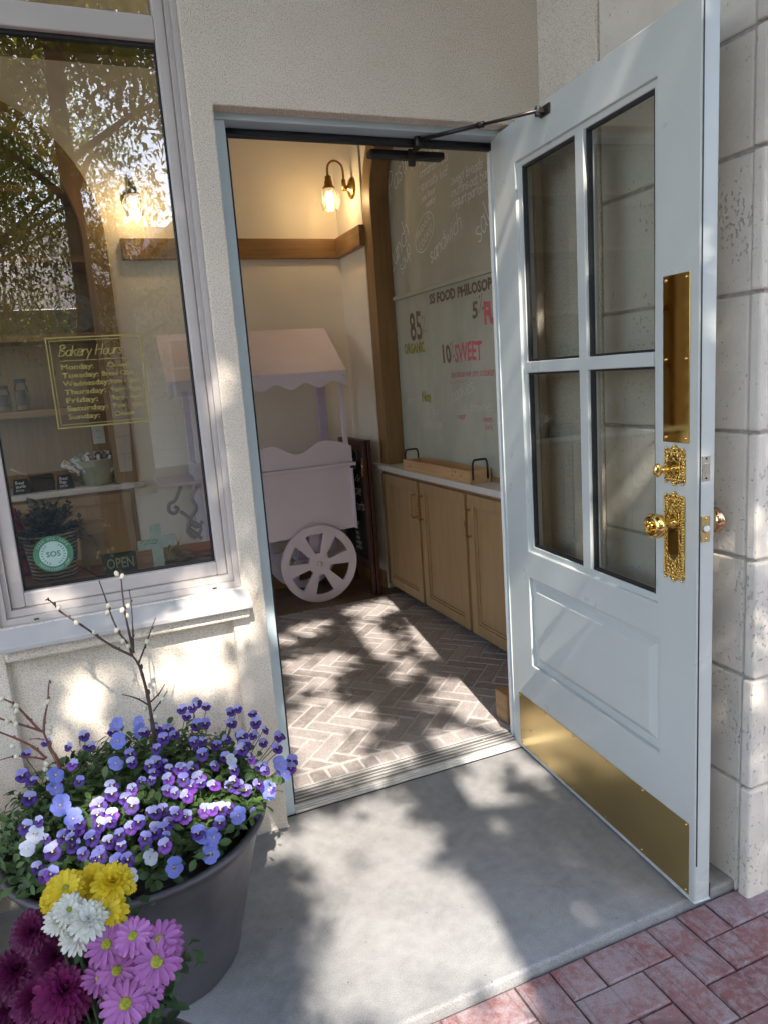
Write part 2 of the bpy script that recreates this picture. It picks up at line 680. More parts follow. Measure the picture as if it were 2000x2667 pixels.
CABW = m_wood("washed_oak_cabinet", (0.30, 0.18, 0.08), (0.39, 0.25, 0.12), 'z', 0.5)
FLOORW = m_wood("dark_walnut_plank", (0.10, 0.058, 0.032), (0.19, 0.115, 0.065), 'x', 0.4)
PINE = m_wood("knotty_pine", (0.42, 0.235, 0.10), (0.58, 0.36, 0.18), 'y', 0.55)
MAHOG = m_wood("dark_mahogany", (0.035, 0.012, 0.01), (0.085, 0.03, 0.022), 'z', 0.35)
COUNTER = simple("speckled_quartz", (0.60, 0.56, 0.51), 0.3, var=0.22, scale=220)
CHALKB = m_chalkboard()
BLACKB = simple("black_chalkboard", (0.012, 0.012, 0.013), 0.7, var=0.4, scale=20)
CHALK = simple("white_chalk", (0.93, 0.92, 0.89), 0.95, var=0.3, scale=160)
CHALKDIM = simple("smudged_chalk", (0.62, 0.62, 0.55), 0.95, var=0.2, scale=120)
CHALKBR = m_chalk("brown_chalk", (0.17, 0.12, 0.09))
CHALKPK = m_chalk("pink_chalk", (0.60, 0.15, 0.18))
CHALKGR = m_chalk("olive_chalk", (0.30, 0.28, 0.05))
LILAC = simple("lilac_cart_paint", (0.78, 0.70, 0.80), 0.42, var=0.04, scale=4, bump=0.08, bscale=50)
LILACD = simple("deep_lilac_paint", (0.60, 0.50, 0.66), 0.45, var=0.03, scale=5)
WGLASS = m_glass("window_glass", 0.20, (0.93, 0.95, 0.92), 1.5, 3.4)
DGLASS = m_glass("door_glass", 0.14, (0.91, 0.95, 0.91), 1.5, 3.6)
CGLASS = m_glass("clear_ribbed_glass", 0.06, (0.97, 0.97, 0.96), 1.45, 1.6)
LGLASS = m_glass("lamp_shade_glass", 0.05, (0.97, 0.97, 0.95), 1.45, 1.8, 0.0, 0.035)
GOLD = simple("gold_leaf_lettering", (0.36, 0.285, 0.085), 0.35, metal=0.35, var=0.15, scale=40)
STKGREEN = simple("green_sticker", (0.05, 0.16, 0.09), 0.5, var=0.1)
STKMINT = simple("mint_sticker", (0.35, 0.47, 0.42), 0.5, var=0.05)
POTM = simple("mottled_dark_resin", (0.070, 0.063, 0.066), 0.40, var=0.3, scale=7, bump=0.05, bscale=30)
SOIL = simple("potting_soil", (0.03, 0.022, 0.016), 0.95, var=0.5, scale=80, bump=0.8, bscale=90)
VLEAF = m_leaf("viola_leaf", (0.030, 0.065, 0.016), (0.085, 0.15, 0.035), 0.3)
MLEAF = m_leaf("mum_leaf", (0.022, 0.055, 0.02), (0.06, 0.11, 0.035), 0.25)
TLEAF = m_leaf("locust_leaf", (0.09, 0.135, 0.022), (0.26, 0.30, 0.06), 0.5)
TWIG = simple("dark_red_twig", (0.05, 0.026, 0.022), 0.6, var=0.35, scale=60)
TWIGR = simple("russet_twig", (0.16, 0.05, 0.032), 0.55, var=0.35, scale=60)
CATK = simple("silky_catkin", (0.62, 0.57, 0.43), 0.95, var=0.12, scale=200, bump=0.6, bscale=900)
BARK = simple("tree_bark", (0.07, 0.055, 0.042), 0.9, var=0.4, scale=25, bump=0.8, bscale=40)
SAGE = simple("sage_ceramic", (0.36, 0.36, 0.25), 0.3, var=0.05)
TERRA = simple("terracotta", (0.48, 0.17, 0.06), 0.6, var=0.12)
KRAFT = simple("brown_paper", (0.40, 0.26, 0.11), 0.85, var=0.08, scale=20)
DARKW = m_wood("dark_box_wood", (0.03, 0.02, 0.015), (0.07, 0.045, 0.03), 'x', 0.5)
CARVED = simple("carved_grey_wood", (0.20, 0.17, 0.13), 0.7, var=0.3, scale=30, bump=0.5, bscale=60)
WICKER = m_basket()
WHITEP = simple("white_plastic", (0.72, 0.70, 0.66), 0.4, var=0.03)
DGREEN = simple("dark_green_plaque", (0.035, 0.05, 0.03), 0.5, var=0.2)
OLIVEL = simple("aged_gold_paint", (0.42, 0.38, 0.16), 0.5, var=0.2)
MINTG = simple("frosted_mint_glass", (0.62, 0.76, 0.68), 0.25, var=0.12, scale=60)
REDC = simple("red_fabric", (0.45, 0.05, 0.06), 0.8, var=0.3, scale=60)
DRYG = m_leaf("dried_grass", (0.30, 0.26, 0.08), (0.52, 0.45, 0.16), 0.4)
BULB = simple("glowing_filament", (1, 0.8, 0.5), 0.5, var=0.0, emit=(1.0, 0.62, 0.22), estr=11.0)
ROOFM = simple("lilac_standing_seam", (0.36, 0.31, 0.34), 0.45, metal=0.2, var=0.08)
ASPH = simple("asphalt_grey", (0.06, 0.06, 0.062), 0.9, var=0.3, scale=30, bump=0.5)


# ------------------------------------------------------------------ lettering
_txt = {}


def text_geo(body, size=1.0, bold=0.0, shear=0.0, spacing=1.0, align='LEFT'):
    c = bpy.data.curves.new("lettering", 'FONT')
    c.body = body
    c.size = size
    c.offset = bold
    c.shear = shear
    c.space_character = spacing
    c.align_x = align
    c.resolution_u = 2
    o = bpy.data.objects.new("lettering", c)
    COL.objects.link(o)
    dg = bpy.context.evaluated_depsgraph_get()
    me = bpy.data.meshes.new_from_object(o.evaluated_get(dg))
    vs = [v.co.copy() for v in me.vertices]
    fs = [tuple(p.vertices) for p in me.polygons]
    bpy.data.objects.remove(o)
    bpy.data.curves.remove(c)
    bpy.data.meshes.remove(me)
    return vs, fs


def put_text(mb, body, M, size, mi=0, width=None, **kw):
    kw_shake = kw.pop('shake', 0)
    vs, fs = text_geo(body, size, **kw)
    shake = kw_shake
    if shake:
        rs = random.Random(len(body) * 7 + int(size * 1000))
        ph = [rs.uniform(0, 6) for _ in range(6)]
        vs = [Vector((v.x + shake * size * (math.sin(v.y / size * 5 + ph[0]) + .7 * math.sin(v.x / size * 3.1 + v.y / size * 7 + ph[1])), v.y + shake * size * (math.sin(v.x / size * 2.3 + ph[2]) + .8 * math.sin(v.x / size * 6 + ph[3])), v.z)) for v in vs]
    if width and vs:
        x0 = min(v.x for v in vs); x1 = max(v.x for v in vs)
        k = width / max(1e-6, x1 - x0)
        vs = [Vector((v.x * k, v.y, v.z)) for v in vs]
    mb.add(vs, fs, mi, 0.5, M)


GL = {  # single-stroke hand: x-height 4, ascender 6.5
 'a': (3.6, [[(3, 3.2), (1.6, 4), (.2, 2.4), (.5, .4), (1.7, 0), (3, 1.6)], [(3, 4), (3, .6), (3.5, 0)]]),
 'b': (3.5, [[(0.1, 6.5), (0, 0)], [(0, 2.5), (1.5, 4), (3, 2.5), (2.6, .5), (1.3, 0), (0, 1)]]),
 'c': (3.2, [[(2.9, 3.3), (1.7, 4), (.2, 2.5), (.5, .6), (1.7, 0), (2.9, .7)]]),
 'd': (3.6, [[(3, 6.5), (3, 0)], [(3, 3), (1.6, 4), (.2, 2.5), (.5, .5), (1.6, 0), (3, 1)]]),
 'e': (3.4, [[(.3, 2), (2.9, 2.3), (2.3, 3.8), (1.2, 3.9), (.2, 2.3), (.6, .5), (1.7, 0), (2.9, .7)]]),
 'f': (2.4, [[(2.6, 6), (1.6, 6.5), (1, 5.3), (.9, 0)], [(0, 3.8), (2.2, 3.9)]]),
 'g': (3.6, [[(3, 3.2), (1.6, 4), (.2, 2.4), (.5, .4), (1.7, 0), (3, 1.6)], [(3, 4), (3, -1.3), (1.6, -2.2), (.3, -1.5)]]),
 'h': (3.5, [[(0.2, 6.5), (0, 0)], [(0, 2.6), (1.6, 4), (2.8, 3), (2.8, 0)]]),
 'i': (1.4, [[(.6, 4), (.6, 0)], [(.6, 5.2), (.7, 5.6)]]),
 'k': (3.0, [[(0.1, 6.5), (0, 0)], [(2.5, 4), (0, 1.8)], [(1, 2.5), (2.7, 0)]]),
 'l': (1.5, [[(.6, 6.5), (.6, .5), (1.2, 0)]]),
 'm': (5.0, [[(0, 4), (0, 0)], [(0, 2.7), (1.2, 4), (2.2, 3), (2.2, 0)], [(2.2, 2.7), (3.4, 4), (4.4, 3), (4.4, 0)]]),
 'n': (3.5, [[(0, 4), (0, 0)], [(0, 2.6), (1.6, 4), (2.8, 3), (2.8, 0)]]),
 'o': (3.4, [[(1.5, 4), (.2, 2.4), (.6, .4), (1.7, 0), (2.9, 1.7), (2.5, 3.5), (1.5, 4)]]),
 'p': (3.5, [[(0, 4), (0, -2.4)], [(0, 2.6), (1.5, 4), (3, 2.6), (2.6, .5), (1.3, 0), (0, 1)]]),
 'r': (2.4, [[(0, 4), (0, 0)], [(0, 2.4), (1.2, 3.9), (2.2, 3.7)]]),
 's': (2.9, [[(2.4, 3.4), (1.4, 4), (.3, 3.2), (1.3, 2.1), (2.5, 1.0), (1.3, 0), (.1, .7)]]),
 't': (2.4, [[(1, 6), (1, .6), (1.8, 0)], [(0, 4), (2.2, 4.1)]]),
 'u': (3.6, [[(0, 4), (.1, 1), (1.3, 0), (2.8, 1.4)], [(2.9, 4), (2.9, 0)]]),
 'v': (3.2, [[(0, 4), (1.4, 0), (2.8, 4)]]),
 'w': (4.8, [[(0, 4), (1, 0), (2.2, 3.4), (3.3, 0), (4.4, 4)]]),
 'y': (3.3, [[(0, 4), (1.5, .6)], [(3, 4), (.7, -2.3)]]),
 '.': (1.2, [[(.4, .1), (.6, .3)]]), "'": (1, [[(.4, 6.3), (.4, 5.4)]]), '!': (1.4, [[(.7, 6.5), (.5, 1.8)], [(.45, .2), (.5, .4)]]),
 '*': (1.8, [[(.4, 1.8), (.7, 2.2), (.9, 1.8), (.6, 1.6), (.4, 1.8)]]),
 'P': (4.2, [[(.2, 7), (0, -.3)], [(-.6, 6.2), (1.6, 7.4), (3.8, 6.2), (3, 3.9), (.4, 3.4)]]),
 'L': (4.4, [[(3.2, 6.2), (2.4, 7.2), (1.5, 5.8), (1.3, 2), (.5, .2), (-.6, .5), (.6, 1), (2.4, .2), (4, .4)]]),
 'S': (4.0, [[(3.2, 6), (2, 7), (.6, 5.6), (1.8, 3.8), (3.3, 2), (1.8, 0), (0, .8)]]),
 'B': (4.0, [[(.3, 7), (0, 0)], [(-.5, 6.4), (1.8, 7.2), (3.2, 5.6), (.8, 3.8), (3.6, 2.4), (2.2, .2), (-.4, .4)]]),
 'H': (4.6, [[(.2, 6.8), (0, 0)], [(3.8, 7), (3.5, 0)], [(-.4, 3.2), (4.2, 3.7)]]),
 ' ': (2.2, []),
}


_lay = [0]


def strip(mb, pts, wd, k, M, mi):
    """one pen stroke: a flat band with shared corners, each stroke a hair above the one before"""
    p = [pts[0]]
    for q in pts[1:]:
        if (q - p[-1]).length > 1e-4 * wd:
            p.append(q)
    if len(p) < 2:
        return
    _lay[0] = (_lay[0] + 1) % 40
    z = Vector((0, 0, 1.2e-5 * _lay[0]))
    vs = []
    for i in range(len(p)):
        d = p[min(i + 1, len(p) - 1)] - p[max(i - 1, 0)]
        if d.length < 1e-9:
            d = Vector((1, 0, 0))
        d.normalize()
        nn = Vector((-d.y, d.x, 0)) * wd * .5
        e = d * wd * .3 * (1 if i == len(p) - 1 else -1 if i == 0 else 0)
        vs += [(p[i] - nn + e) * k + z, (p[i] + nn + e) * k + z]
    mb.add(vs, [(2 * i, 2 * i + 2, 2 * i + 3, 2 * i + 1) for i in range(len(p) - 1)], mi, .5, M)


def put_hand(mb, body, M, xh, thick, mi=0, shear=0.12, jitter=0.12, seed=1, spacing=0.35):
    r = random.Random(seed)
    k = xh / 4.0
    x = 0.0
    for ch in body:
        if ch not in GL:
            x += 2.5
            continue
        wd, strokes = GL[ch]
        dy = r.uniform(-jitter, jitter) * 2
        for st in strokes:
            pts = [Vector((x + px + shear * py + r.uniform(-jitter, jitter), py + dy + r.uniform(-jitter, jitter), 0)) for px, py in st]
            pts = smooth_path(pts, 3) if len(pts) > 2 else pts
            strip(mb, pts, thick / k, k, M, mi)
        x += wd + spacing
    return x * k


def put_line(mb, pts, M, thick, mi=0, k=4):
    pts = smooth_path([Vector((p[0], p[1], 0)) for p in pts], k)
    strip(mb, pts, thick, 1.0, M, mi)


# ================================================================== SETTING: ground
mb = MB()
mb.add([(-60, -60, -0.06), (60, -60, -0.06), (60, 40, -0.06), (-60, 40, -0.06)], [(0, 1, 2, 3)])
tag(mb.build("ground", ASPH), "grey street surface beyond the brick paving", "ground", kind="structure")

mb = MB()
slab_front = -0.842
mb.box(-3.6, 1.02, slab_front, 0.0, -0.15, 0.0)
tag(mb.build("concrete_slab", CONCRETE, bevel=0.008, seg=3), "grey concrete doorstep slab in front of the threshold", "doorstep", kind="structure")

# brick paving: 2:1 herringbone, each paver a little different
mb = MB()
p_ = 0.0935
J = 0.0022
X0, Y0 = 0.6365, -0.8475


def paver(x0, x1, y0, y1):
    y1 = min(y1, slab_front - 0.006)
    if y1 - y0 < 0.015:
        return
    c = 0.004
    z = -0.020 + rnd.uniform(-0.0015, 0.0015)
    x0 += J; x1 -= J; y0 += J; y1 -= J
    vs = [(x0, y0, z - c), (x1, y0, z - c), (x1, y1, z - c), (x0, y1, z - c),
          (x0 + c, y0 + c, z), (x1 - c, y0 + c, z), (x1 - c, y1 - c, z), (x0 + c, y1 - c, z),
          (x0, y0, -0.055), (x1, y0, -0.055), (x1, y1, -0.055), (x0, y1, -0.055)]
    mb.add(vs, [(4, 5, 6, 7), (0, 1, 5, 4), (1, 2, 6, 5), (2, 3, 7, 6), (3, 0, 4, 7), (8, 9, 1, 0), (9, 10, 2, 1), (10, 11, 3, 2), (11, 8, 0, 3)], 0, rnd.random())


for s in range(-44, 30):
    for k in range(-14, 14):
        cx, cy = s + 4 * k, s                      # horizontal brick covers cells cx, cx+1 at row cy
        x0 = X0 + (cx - 2) * p_; y0 = Y0 - p_ + cy * p_
        if -3.4 < x0 < 3.2 and -3.6 < y0 < -0.85:
            paver(x0, x0 + 2 * p_, y0, y0 + p_)
        vx, vy = s + 4 * k + 3, s
        x0 = X0 + (vx - 2) * p_; y0 = Y0 - p_ + vy * p_
        if -3.4 < x0 < 3.2 and -3.6 < y0 < -0.85:
            paver(x0, x0 + p_, y0, y0 + 2 * p_)
mb.box(-3.5, 3.3, -3.7, slab_front - 0.001, -0.058, -0.030, 1)
tag(mb.build("brick_paving", [PAVER, PAVER_J]), "worn red brick pavement in front of the doorstep", "pavement", kind="structure")

# interior floor: 3:1 herringbone laid on the diagonal, header course along the threshold
mb = MB()


def clip(poly, axis, val, keep_less):
    out = []
    for i in range(len(poly)):
        a, b = poly[i], poly[(i + 1) % len(poly)]
        ia = (a[axis] <= val) if keep_less else (a[axis] >= val)
        ib = (b[axis] <= val) if keep_less else (b[axis] >= val)
        if ia:
            out.append(a)
        if ia != ib:
            t = (val - a[axis]) / (b[axis] - a[axis])
            out.append((a[0] + (b[0] - a[0]) * t, a[1] + (b[1] - a[1]) * t))
    return out


def floor_tile(poly):
    if len(poly) < 3:
        return
    cx = sum(p[0] for p in poly) / len(poly); cy = sum(p[1] for p in poly) / len(poly)
    ar = 0.5 * abs(sum(poly[i][0] * poly[(i + 1) % len(poly)][1] - poly[(i + 1) % len(poly)][0] * poly[i][1] for i in range(len(poly))))
    if ar < 0.0003:
        return
    n = len(poly)

    def toward(p, d):
        v = Vector((cx - p[0], cy - p[1]))
        L = v.length
        v = v / L * min(d, L * 0.5)
        return (p[0] + v.x, p[1] + v.y)
    z = rnd.uniform(0.003, 0.0045)
    out = [(p[0] + rnd.uniform(-.0012, .0012), p[1] + rnd.uniform(-.0012, .0012)) for p in poly]
    inn = [toward(p, 0.006) for p in out]
    vs = [(p[0], p[1], 0.0) for p in out] + [(p[0], p[1], z) for p in inn]
    fs = [tuple(range(n, 2 * n))] + [(i, (i + 1) % n, n + (i + 1) % n, n + i) for i in range(n)]
    mb.add(vs, fs, 0, rnd.random())


wv_ = 0.0655
G = 0.0042
e1 = Vector((math.cos(R(-46)), math.sin(R(-46))))
e2 = Vector((math.cos(R(44)), math.sin(R(44))))
O = Vector((0.514, 0.573))                            # upper left corner of a brick read off the photograph
FX0, FX1, FY0, FY1 = -1.6, 1.34, 0.216, 1.955


def hb(u0, u1, v0, v1):
    pts = [O + e1 * (u * wv_) + e2 * (v * wv_) for u, v in ((u0, v0), (u1, v0), (u1, v1), (u0, v1))]
    return pts


def hbrick(u0, v0, lu, lv):
    g = G / wv_
    pts = hb(u0 + g, u0 + lu - g, v0 - 1 + g, v0 - 1 + lv - g)
    poly = [(p.x, p.y) for p in pts]
    cxx = sum(p[0] for p in poly) / 4; cyy = sum(p[1] for p in poly) / 4
    if not (FX0 - .2 < cxx < FX1 + .2 and FY0 - .2 < cyy < FY1 + .2):
        return
    for ax, val, less in ((0, FX0, False), (0, FX1, True), (1, FY0, False), (1, FY1, True)):
        poly = clip(poly, ax, val, less)
        if len(poly) < 3:
            return
    floor_tile(poly)


for s in range(-60, 60):
    for k in range(-12, 12):
        hbrick(s + 6 * k, s, 3, 1)
        hbrick(s + 6 * k + 5, s, 1, 3)
x = -1.6
while x < 1.3:
    floor_tile([(x + .004, .139), (x + .059, .139), (x + .059, .208), (x + .004, .208)])
    x += 0.0632
mb.box(-1.7, 1.36, 0.127, 1.965, -0.1, 0.0012, 1)
tag(mb.build("brick_floor", [FBRICK, FMORTAR]), "greyish brown herringbone brick floor inside the doorway", "floor", kind="structure")

mb = MB()
for i in range(12):
    y0 = 1.967 + i * 0.12
    x0 = -4.5
    while x0 < 1.7:
        x1 = min(x0 + rnd.uniform(0.7, 1.3), 1.75)
        mb.box(x0 + .001, x1 - .001, y0 + .001, y0 + .119, -0.05, rnd.uniform(0.0022, 0.0034), 0, rnd.random())
        x0 = x1
mb.box(-4.5, -1.72, 0.13, 1.965, -0.05, 0.002)
tag(mb.build("wood_floor", FLOORW, bevel=0.001, seg=1), "dark wooden plank floor under the lilac cart", "floor", kind="structure")

# ================================================================== BUILDING
B = thing("bakery_building", "pale stucco bakery front with a doorway and display window, cream room behind", "building")

xs = [-3.6, -3.2, -1.25, -0.99, -0.715, -0.70, -0.20, -0.13, -0.096, -0.034, 0.93, 1.0]
zs = [0.0, 0.36, 0.693, 0.70, 0.728, 0.775, 2.052, 2.6, 2.95, 3.7]


def fac(x, z):
    if -3.2 < x < -1.25 and 0.36 < z < 2.95:
        return None
    if -0.715 < x < -0.096 and 0.775 < z < 2.95:
        return None
    if -0.034 < x < 0.93 and z < 2.052:
        return None
    if -0.70 < x < -0.20 and z < 0.36:
        return -0.018
    if -0.715 < x < -0.13 and z < 0.70:
        return -0.026
    return -0.05


relief(xs, zs, fac, 0.0).build("stucco_wall", STUCCO, B, bevel=0.009, seg=3, weld=True)
MB().box(-0.712, -0.086, -0.085, -0.0515, 0.694, 0.7265).build("sill_band", STUCCO, B, bevel=0.006)

# inner skin of the front wall and the room
mb = MB()
for (x0, x1, z0, z1) in ((-4.4, -3.2, 0, 3.3), (-3.2, -1.25, 0, .36), (-3.2, -1.25, 2.95, 3.3), (-1.25, -.715, 0, 3.3), (-.715, -.096, 0, .775), (-.715, -.096, 2.95, 3.3),
                         (-.096, -.034, 0, 3.3), (-.034, .93, 2.08, 3.3), (.93, 1.7, 0, 3.3)):
    if x0 > 0.9:
        mb.box(x0, x1, 0.003, 0.155, z0, z1)
    else:
        mb.box(x0, x1, 0.003, 0.12, z0, z1)
mb.build("front_wall_lining", PLASTER, B)
mb = MB()
mb.box(-1.65, -0.205, 2.95, 3.0, 0, 3.3)             # behind the left niche
mb.box(-4.45, -1.75, 2.53, 2.6, 0, 3.3)
mb.box(-0.13, 1.28, 2.53, 2.6, 0, 3.3)
mb.box(-1.75, -1.65, 2.53, 3.0, 0, 3.3)
mb.box(-0.205, -0.13, 2.53, 3.0, 0, 3.3)
mb.box(1.225, 1.3, 2.10, 2.53, 0, 3.3)               # right wall either side of the niche
mb.box(1.225, 1.3, 0.155, 0.30, 0, 3.3)
mb.box(1.3, 1.62, 2.42, 2.5, 0, 3.3)
mb.box(1.3, 1.62, 0.22, 0.30, 0, 3.3)
mb.box(1.53, 1.6, 0.30, 2.42, 0, 3.3)
mb.box(-4.45, -4.4, 0.12, 2.6, 0, 0.35)
mb.box(-4.45, -4.4, 0.12, 2.6, 3.0, 3.3)
mb.build("interior_wall", PLASTER, B)
MB().box(-1.8, 1.7, 0.05, 3.0, 3.3, 3.4).build("ceiling", PLASTER, B)
mb = MB()  # unseen roof light, added to bring more daylight into the room
mb.box(-4.5, -1.8, 0.05, 0.20, 3.3, 3.4); mb.box(-4.5, -1.8, 2.5, 2.7, 3.3, 3.4); mb.box(-4.5, -4.4, 0.2, 2.5, 3.3, 3.4); mb.box(-3.15, -3.05, 0.2, 2.5, 3.3, 3.4)
mb.build("roof_light_frame", VINYL, B)
MB().add([(-4.4, .2, 3.35), (-1.8, .2, 3.35), (-1.8, 2.5, 3.35), (-4.4, 2.5, 3.35)], [(0, 1, 2, 3)]).build("roof_light", WGLASS, B)
# spandrels above the arches
def spandrel(name, M, x0, x1, zspring, top, ry=1.0):
    mbs = MB()
    cx = 0.5 * (x0 + x1); rr = 0.5 * (x1 - x0)
    N = 14
    for side in (-1, 1):
        poly = [(cx + side * rr, zspring)]
        for i in range(N + 1):
            a = math.pi / 2 * i / N
            poly.append((cx + side * rr * math.cos(a), zspring + rr * ry * math.sin(a)))
        poly.append((cx, top)); poly.append((cx + side * rr, top))
        for i in range(1, len(poly) - 3):
            mbs.add([(*poly[i], 0), (*poly[i + 1], 0), (poly[i + 1][0], top, 0), (poly[i][0], top, 0)], [(0, 1, 2, 3)], 0, .5, M)
            mbs.add([(*poly[i], -.07), (*poly[i + 1], -.07), (poly[i + 1][0], top, -.07), (poly[i][0], top, -.07)], [(3, 2, 1, 0)], 0, .5, M)
    return mbs.build(name, PLASTER, B)


# wooden rail round the room, skirting
mb = MB()
mb.box(-0.10, 1.2245, 2.49, 2.5295, 2.088, 2.205)
mb.build("wood_rail", OAK_X, B, bevel=0.004)
MB().box(1.185, 1.2245, 2.07, 2.488, 2.088, 2.205).build("wood_rail", OAK_Y, B, bevel=0.004)
MB().box(0.882, 0.925, 0.157, 0.24, 0.0045, 0.122).build("skirting_end", OAK_Y, B, bevel=0.004)
MB().box(1.205, 1.2245, 2.12, 2.528, 0.004, 0.11).build("skirting", OAK_Y, B, bevel=0.003)
MB().box(-0.6, 1.20, 2.512, 2.529, 0.004, 0.11).build("skirting", OAK_X, B, bevel=0.003)
MB().box(-0.76, -0.08, 0.123, 0.19, 2.215, 2.262).build("window_valance", OAK_X, B, bevel=0.003)
MB().box(-0.76, -0.08, 0.061, 0.40, 0.765, 0.832).build("window_shelf", OAK_X, B, bevel=0.004)

# door frame
df = MB()
df.box(-0.052, 0.003, 0.0, 0.118, 0.0, 2.034)
df.box(-0.052, 0.935, 0.0, 0.118, 2.0342, 2.075)
df.box(0.852, 0.935, 0.0, 0.075, 0.0, 2.034)
dfo = df.build("door_frame", FRAMEP, B, bevel=0.003)
ws = MB()
ws.tube([(0.003, 0.07, 2.024), (0.2, 0.07, 2.026), (0.5, 0.07, 2.025), (0.85, 0.07, 2.026)], [0.011, .013, .011, .011], 6)
ws.box(0.0033, 0.852, 0.062, 0.08, 2.013, 2.0338)
ws.tube([(0.008, 0.03, z) for z in (0.02, 0.5, 1.0, 1.5, 2.0)], 0.006, 6)
ws.build("weatherstrip", BLACKR, dfo)
MB().box(0.8525, 0.905, 0.0755, 0.092, 0.0, 2.05).build("door_lining", PLASTERW, B, bevel=0.002)  # cream strip; room light on the jamb edge is put into its colour

# display window
WG = MB()
wx0, wx1 = -0.652, -0.1535
fr = MB()
# outer frame, then sash with the two lights, set as nested rings
def ring(mbx, x0, x1, z0, z1, wdt, y0, y1, bot=None):
    bw = bot or wdt
    mbx.box(x0, x0 + wdt, y0, y1, z0, z1)
    mbx.box(x1 - wdt, x1, y0, y1, z0, z1)
    mbx.box(x0 + wdt, x1 - wdt, y0 + .0004, y1, z0, z0 + bw)
    mbx.box(x0 + wdt, x1 - wdt, y0 + .0004, y1, z1 - wdt, z1)


ring(fr, -0.7145, -0.0965, 0.777, 2.949, 0.016, -0.038, 0.06)
ring(fr, -0.698, -0.113, 0.794, 2.932, 0.012, -0.026, 0.06, 0.018)
fr.box(-0.41, -0.385, -0.0265, -0.0262, 0.781, 0.786)
dw = fr.build("window_frame", VINYL, B, bevel=0.003)
sash = MB()
sash.box(-0.6855, wx0, -0.014, 0.05, 0.813, 2.918)
sash.box(wx1, -0.1255, -0.014, 0.05, 0.813, 2.918)
sash.box(wx0, wx1, -0.0136, 0.05, 0.813, 0.852)
sash.box(wx0, wx1, -0.0136, 0.05, 2.205, 2.262)
sash.box(wx0, wx1, -0.0136, 0.05, 2.875, 2.918)
sash.box(-0.478, -0.452, -0.008, 0.04, 2.262, 2.875)
sash.build("sash", VINYL, dw, bevel=0.0035)
gk = MB()
gk.box(wx0, wx0 + .004, 0.004, 0.03, .852, 2.205); gk.box(wx1 - .004, wx1, 0.004, 0.03, .852, 2.205)
gk.box(wx0 + .004, wx1 - .004, 0.004, 0.03, .852, .8555); gk.box(wx0 + .004, wx1 - .004, 0.004, 0.03, 2.196, 2.205)
gk.build("glazing_seal", BLACKR, dw)
g_ = MB()
g_.add([(wx0, .012, .85), (wx1, .012, .85), (wx1, .012, 2.207), (wx0, .012, 2.207)], [(0, 1, 2, 3)])
g_.add([(wx0, .012, 2.26), (wx1, .012, 2.26), (wx1, .012, 2.877), (wx0, .012, 2.877)], [(0, 1, 2, 3)])
g_.build("glass", WGLASS, dw)
sl = MB()
sl.add([(-0.722, -0.038, 0.7775), (-0.078, -0.038, 0.7775), (-0.078, -0.112, 0.742), (-0.722, -0.112, 0.742),
        (-0.722, -0.038, 0.7285), (-0.078, -0.038, 0.7285), (-0.078, -0.112, 0.7285), (-0.722, -0.112, 0.7285)],
       [(0, 3, 2, 1), (4, 5, 6, 7), (3, 7, 6, 2), (0, 1, 5, 4), (1, 2, 6, 5), (0, 4, 7, 3)])
sl.build("window_sill", SILLW, B, bevel=0.0025)
for xx in (-0.63, -0.17):
    MB().box(xx - .006, xx + .006, -0.0395, -0.038, 0.7815, 0.7855).build("weep_slot", BLACKR, dw)
# unseen left window and side glazing, added to let daylight into the room
l2 = MB()
ring(l2, -3.2, -1.25, 0.361, 2.949, 0.05, -0.03, 0.05)
l2.box(-2.24, -2.21, -0.02, 0.04, 0.412, 2.898)
l2.box(-4.44, -4.40, 0.125, 0.18, .355, 2.995); l2.box(-4.44, -4.40, 1.30, 1.35, .355, 2.995); l2.box(-4.44, -4.40, 2.45, 2.525, .355, 2.995)
l2o = l2.build("window_frame", VINYL, B, bevel=0.003)
MB().add([(-3.15, .012, .411), (-1.3, .012, .411), (-1.3, .012, 2.9), (-3.15, .012, 2.9)], [(0, 1, 2, 3)]).add([(-4.42, .18, .36), (-4.42, 2.45, .36), (-4.42, 2.45, 2.99), (-4.42, .18, 2.99)], [(0, 1, 2, 3)]).build("glass", WGLASS, l2o)

# gold hours lettered on the glass
hr = MB()
HM = frame((-0.512, 0.0105, 1.262), (1, 0, 0), (0, 0, 1))
W_, H_ = 0.236, 0.232
for o_, t_ in ((0, .0034), (.0085, .0018)):
    a0, a1, b0, b1 = o_, W_ - o_, o_, H_ - o_
    for q in ((a0, b0, a1, b0 + t_), (a0, b1 - t_, a1, b1), (a0, b0 + t_, a0 + t_, b1 - t_), (a1 - t_, b0 + t_, a1, b1 - t_)):
        hr.add([(q[0], q[1], 0), (q[2], q[1], 0), (q[2], q[3], 0), (q[0], q[3], 0)], [(0, 1, 2, 3)], 0, .5, HM)
put_hand(hr, "Bakery Hours", HM @ Matrix.Translation((0.028, 0.184, 0)), 0.0155, 0.0024, 0, 0.25, 0.02, 3, 0.1)
hr.add([(.028, .171, 0), (.205, .171, 0), (.205, .1728, 0), (.028, .1728, 0)], [(0, 1, 2, 3)], 0, .5, HM)
days = [("Monday:", "Closed"), ("Tuesday:", "Bread Class"), ("Wednesday:", "9am - 4pm"), ("Thursday:", "9am - 4pm"), ("Friday:", "9am - 4pm"), ("Saturday:", "9am - 4pm"), ("Sunday:", "Closed")]
for i, (a, b) in enumerate(days):
    z = 0.150 - i * 0.0212
    put_text(hr, a, HM @ Matrix.Translation((0.028, z, 0)), 0.0185, 0, bold=0.0004, width=0.0118 * len(a) - .005)
    put_text(hr, b, HM @ Matrix.Translation((0.141 if i != 1 else .125, z, 0)), 0.0175, 0, width=0.078 if len(b) > 7 else 0.05, bold=0.0003)
hr.build("hours_lettering", GOLD, dw)

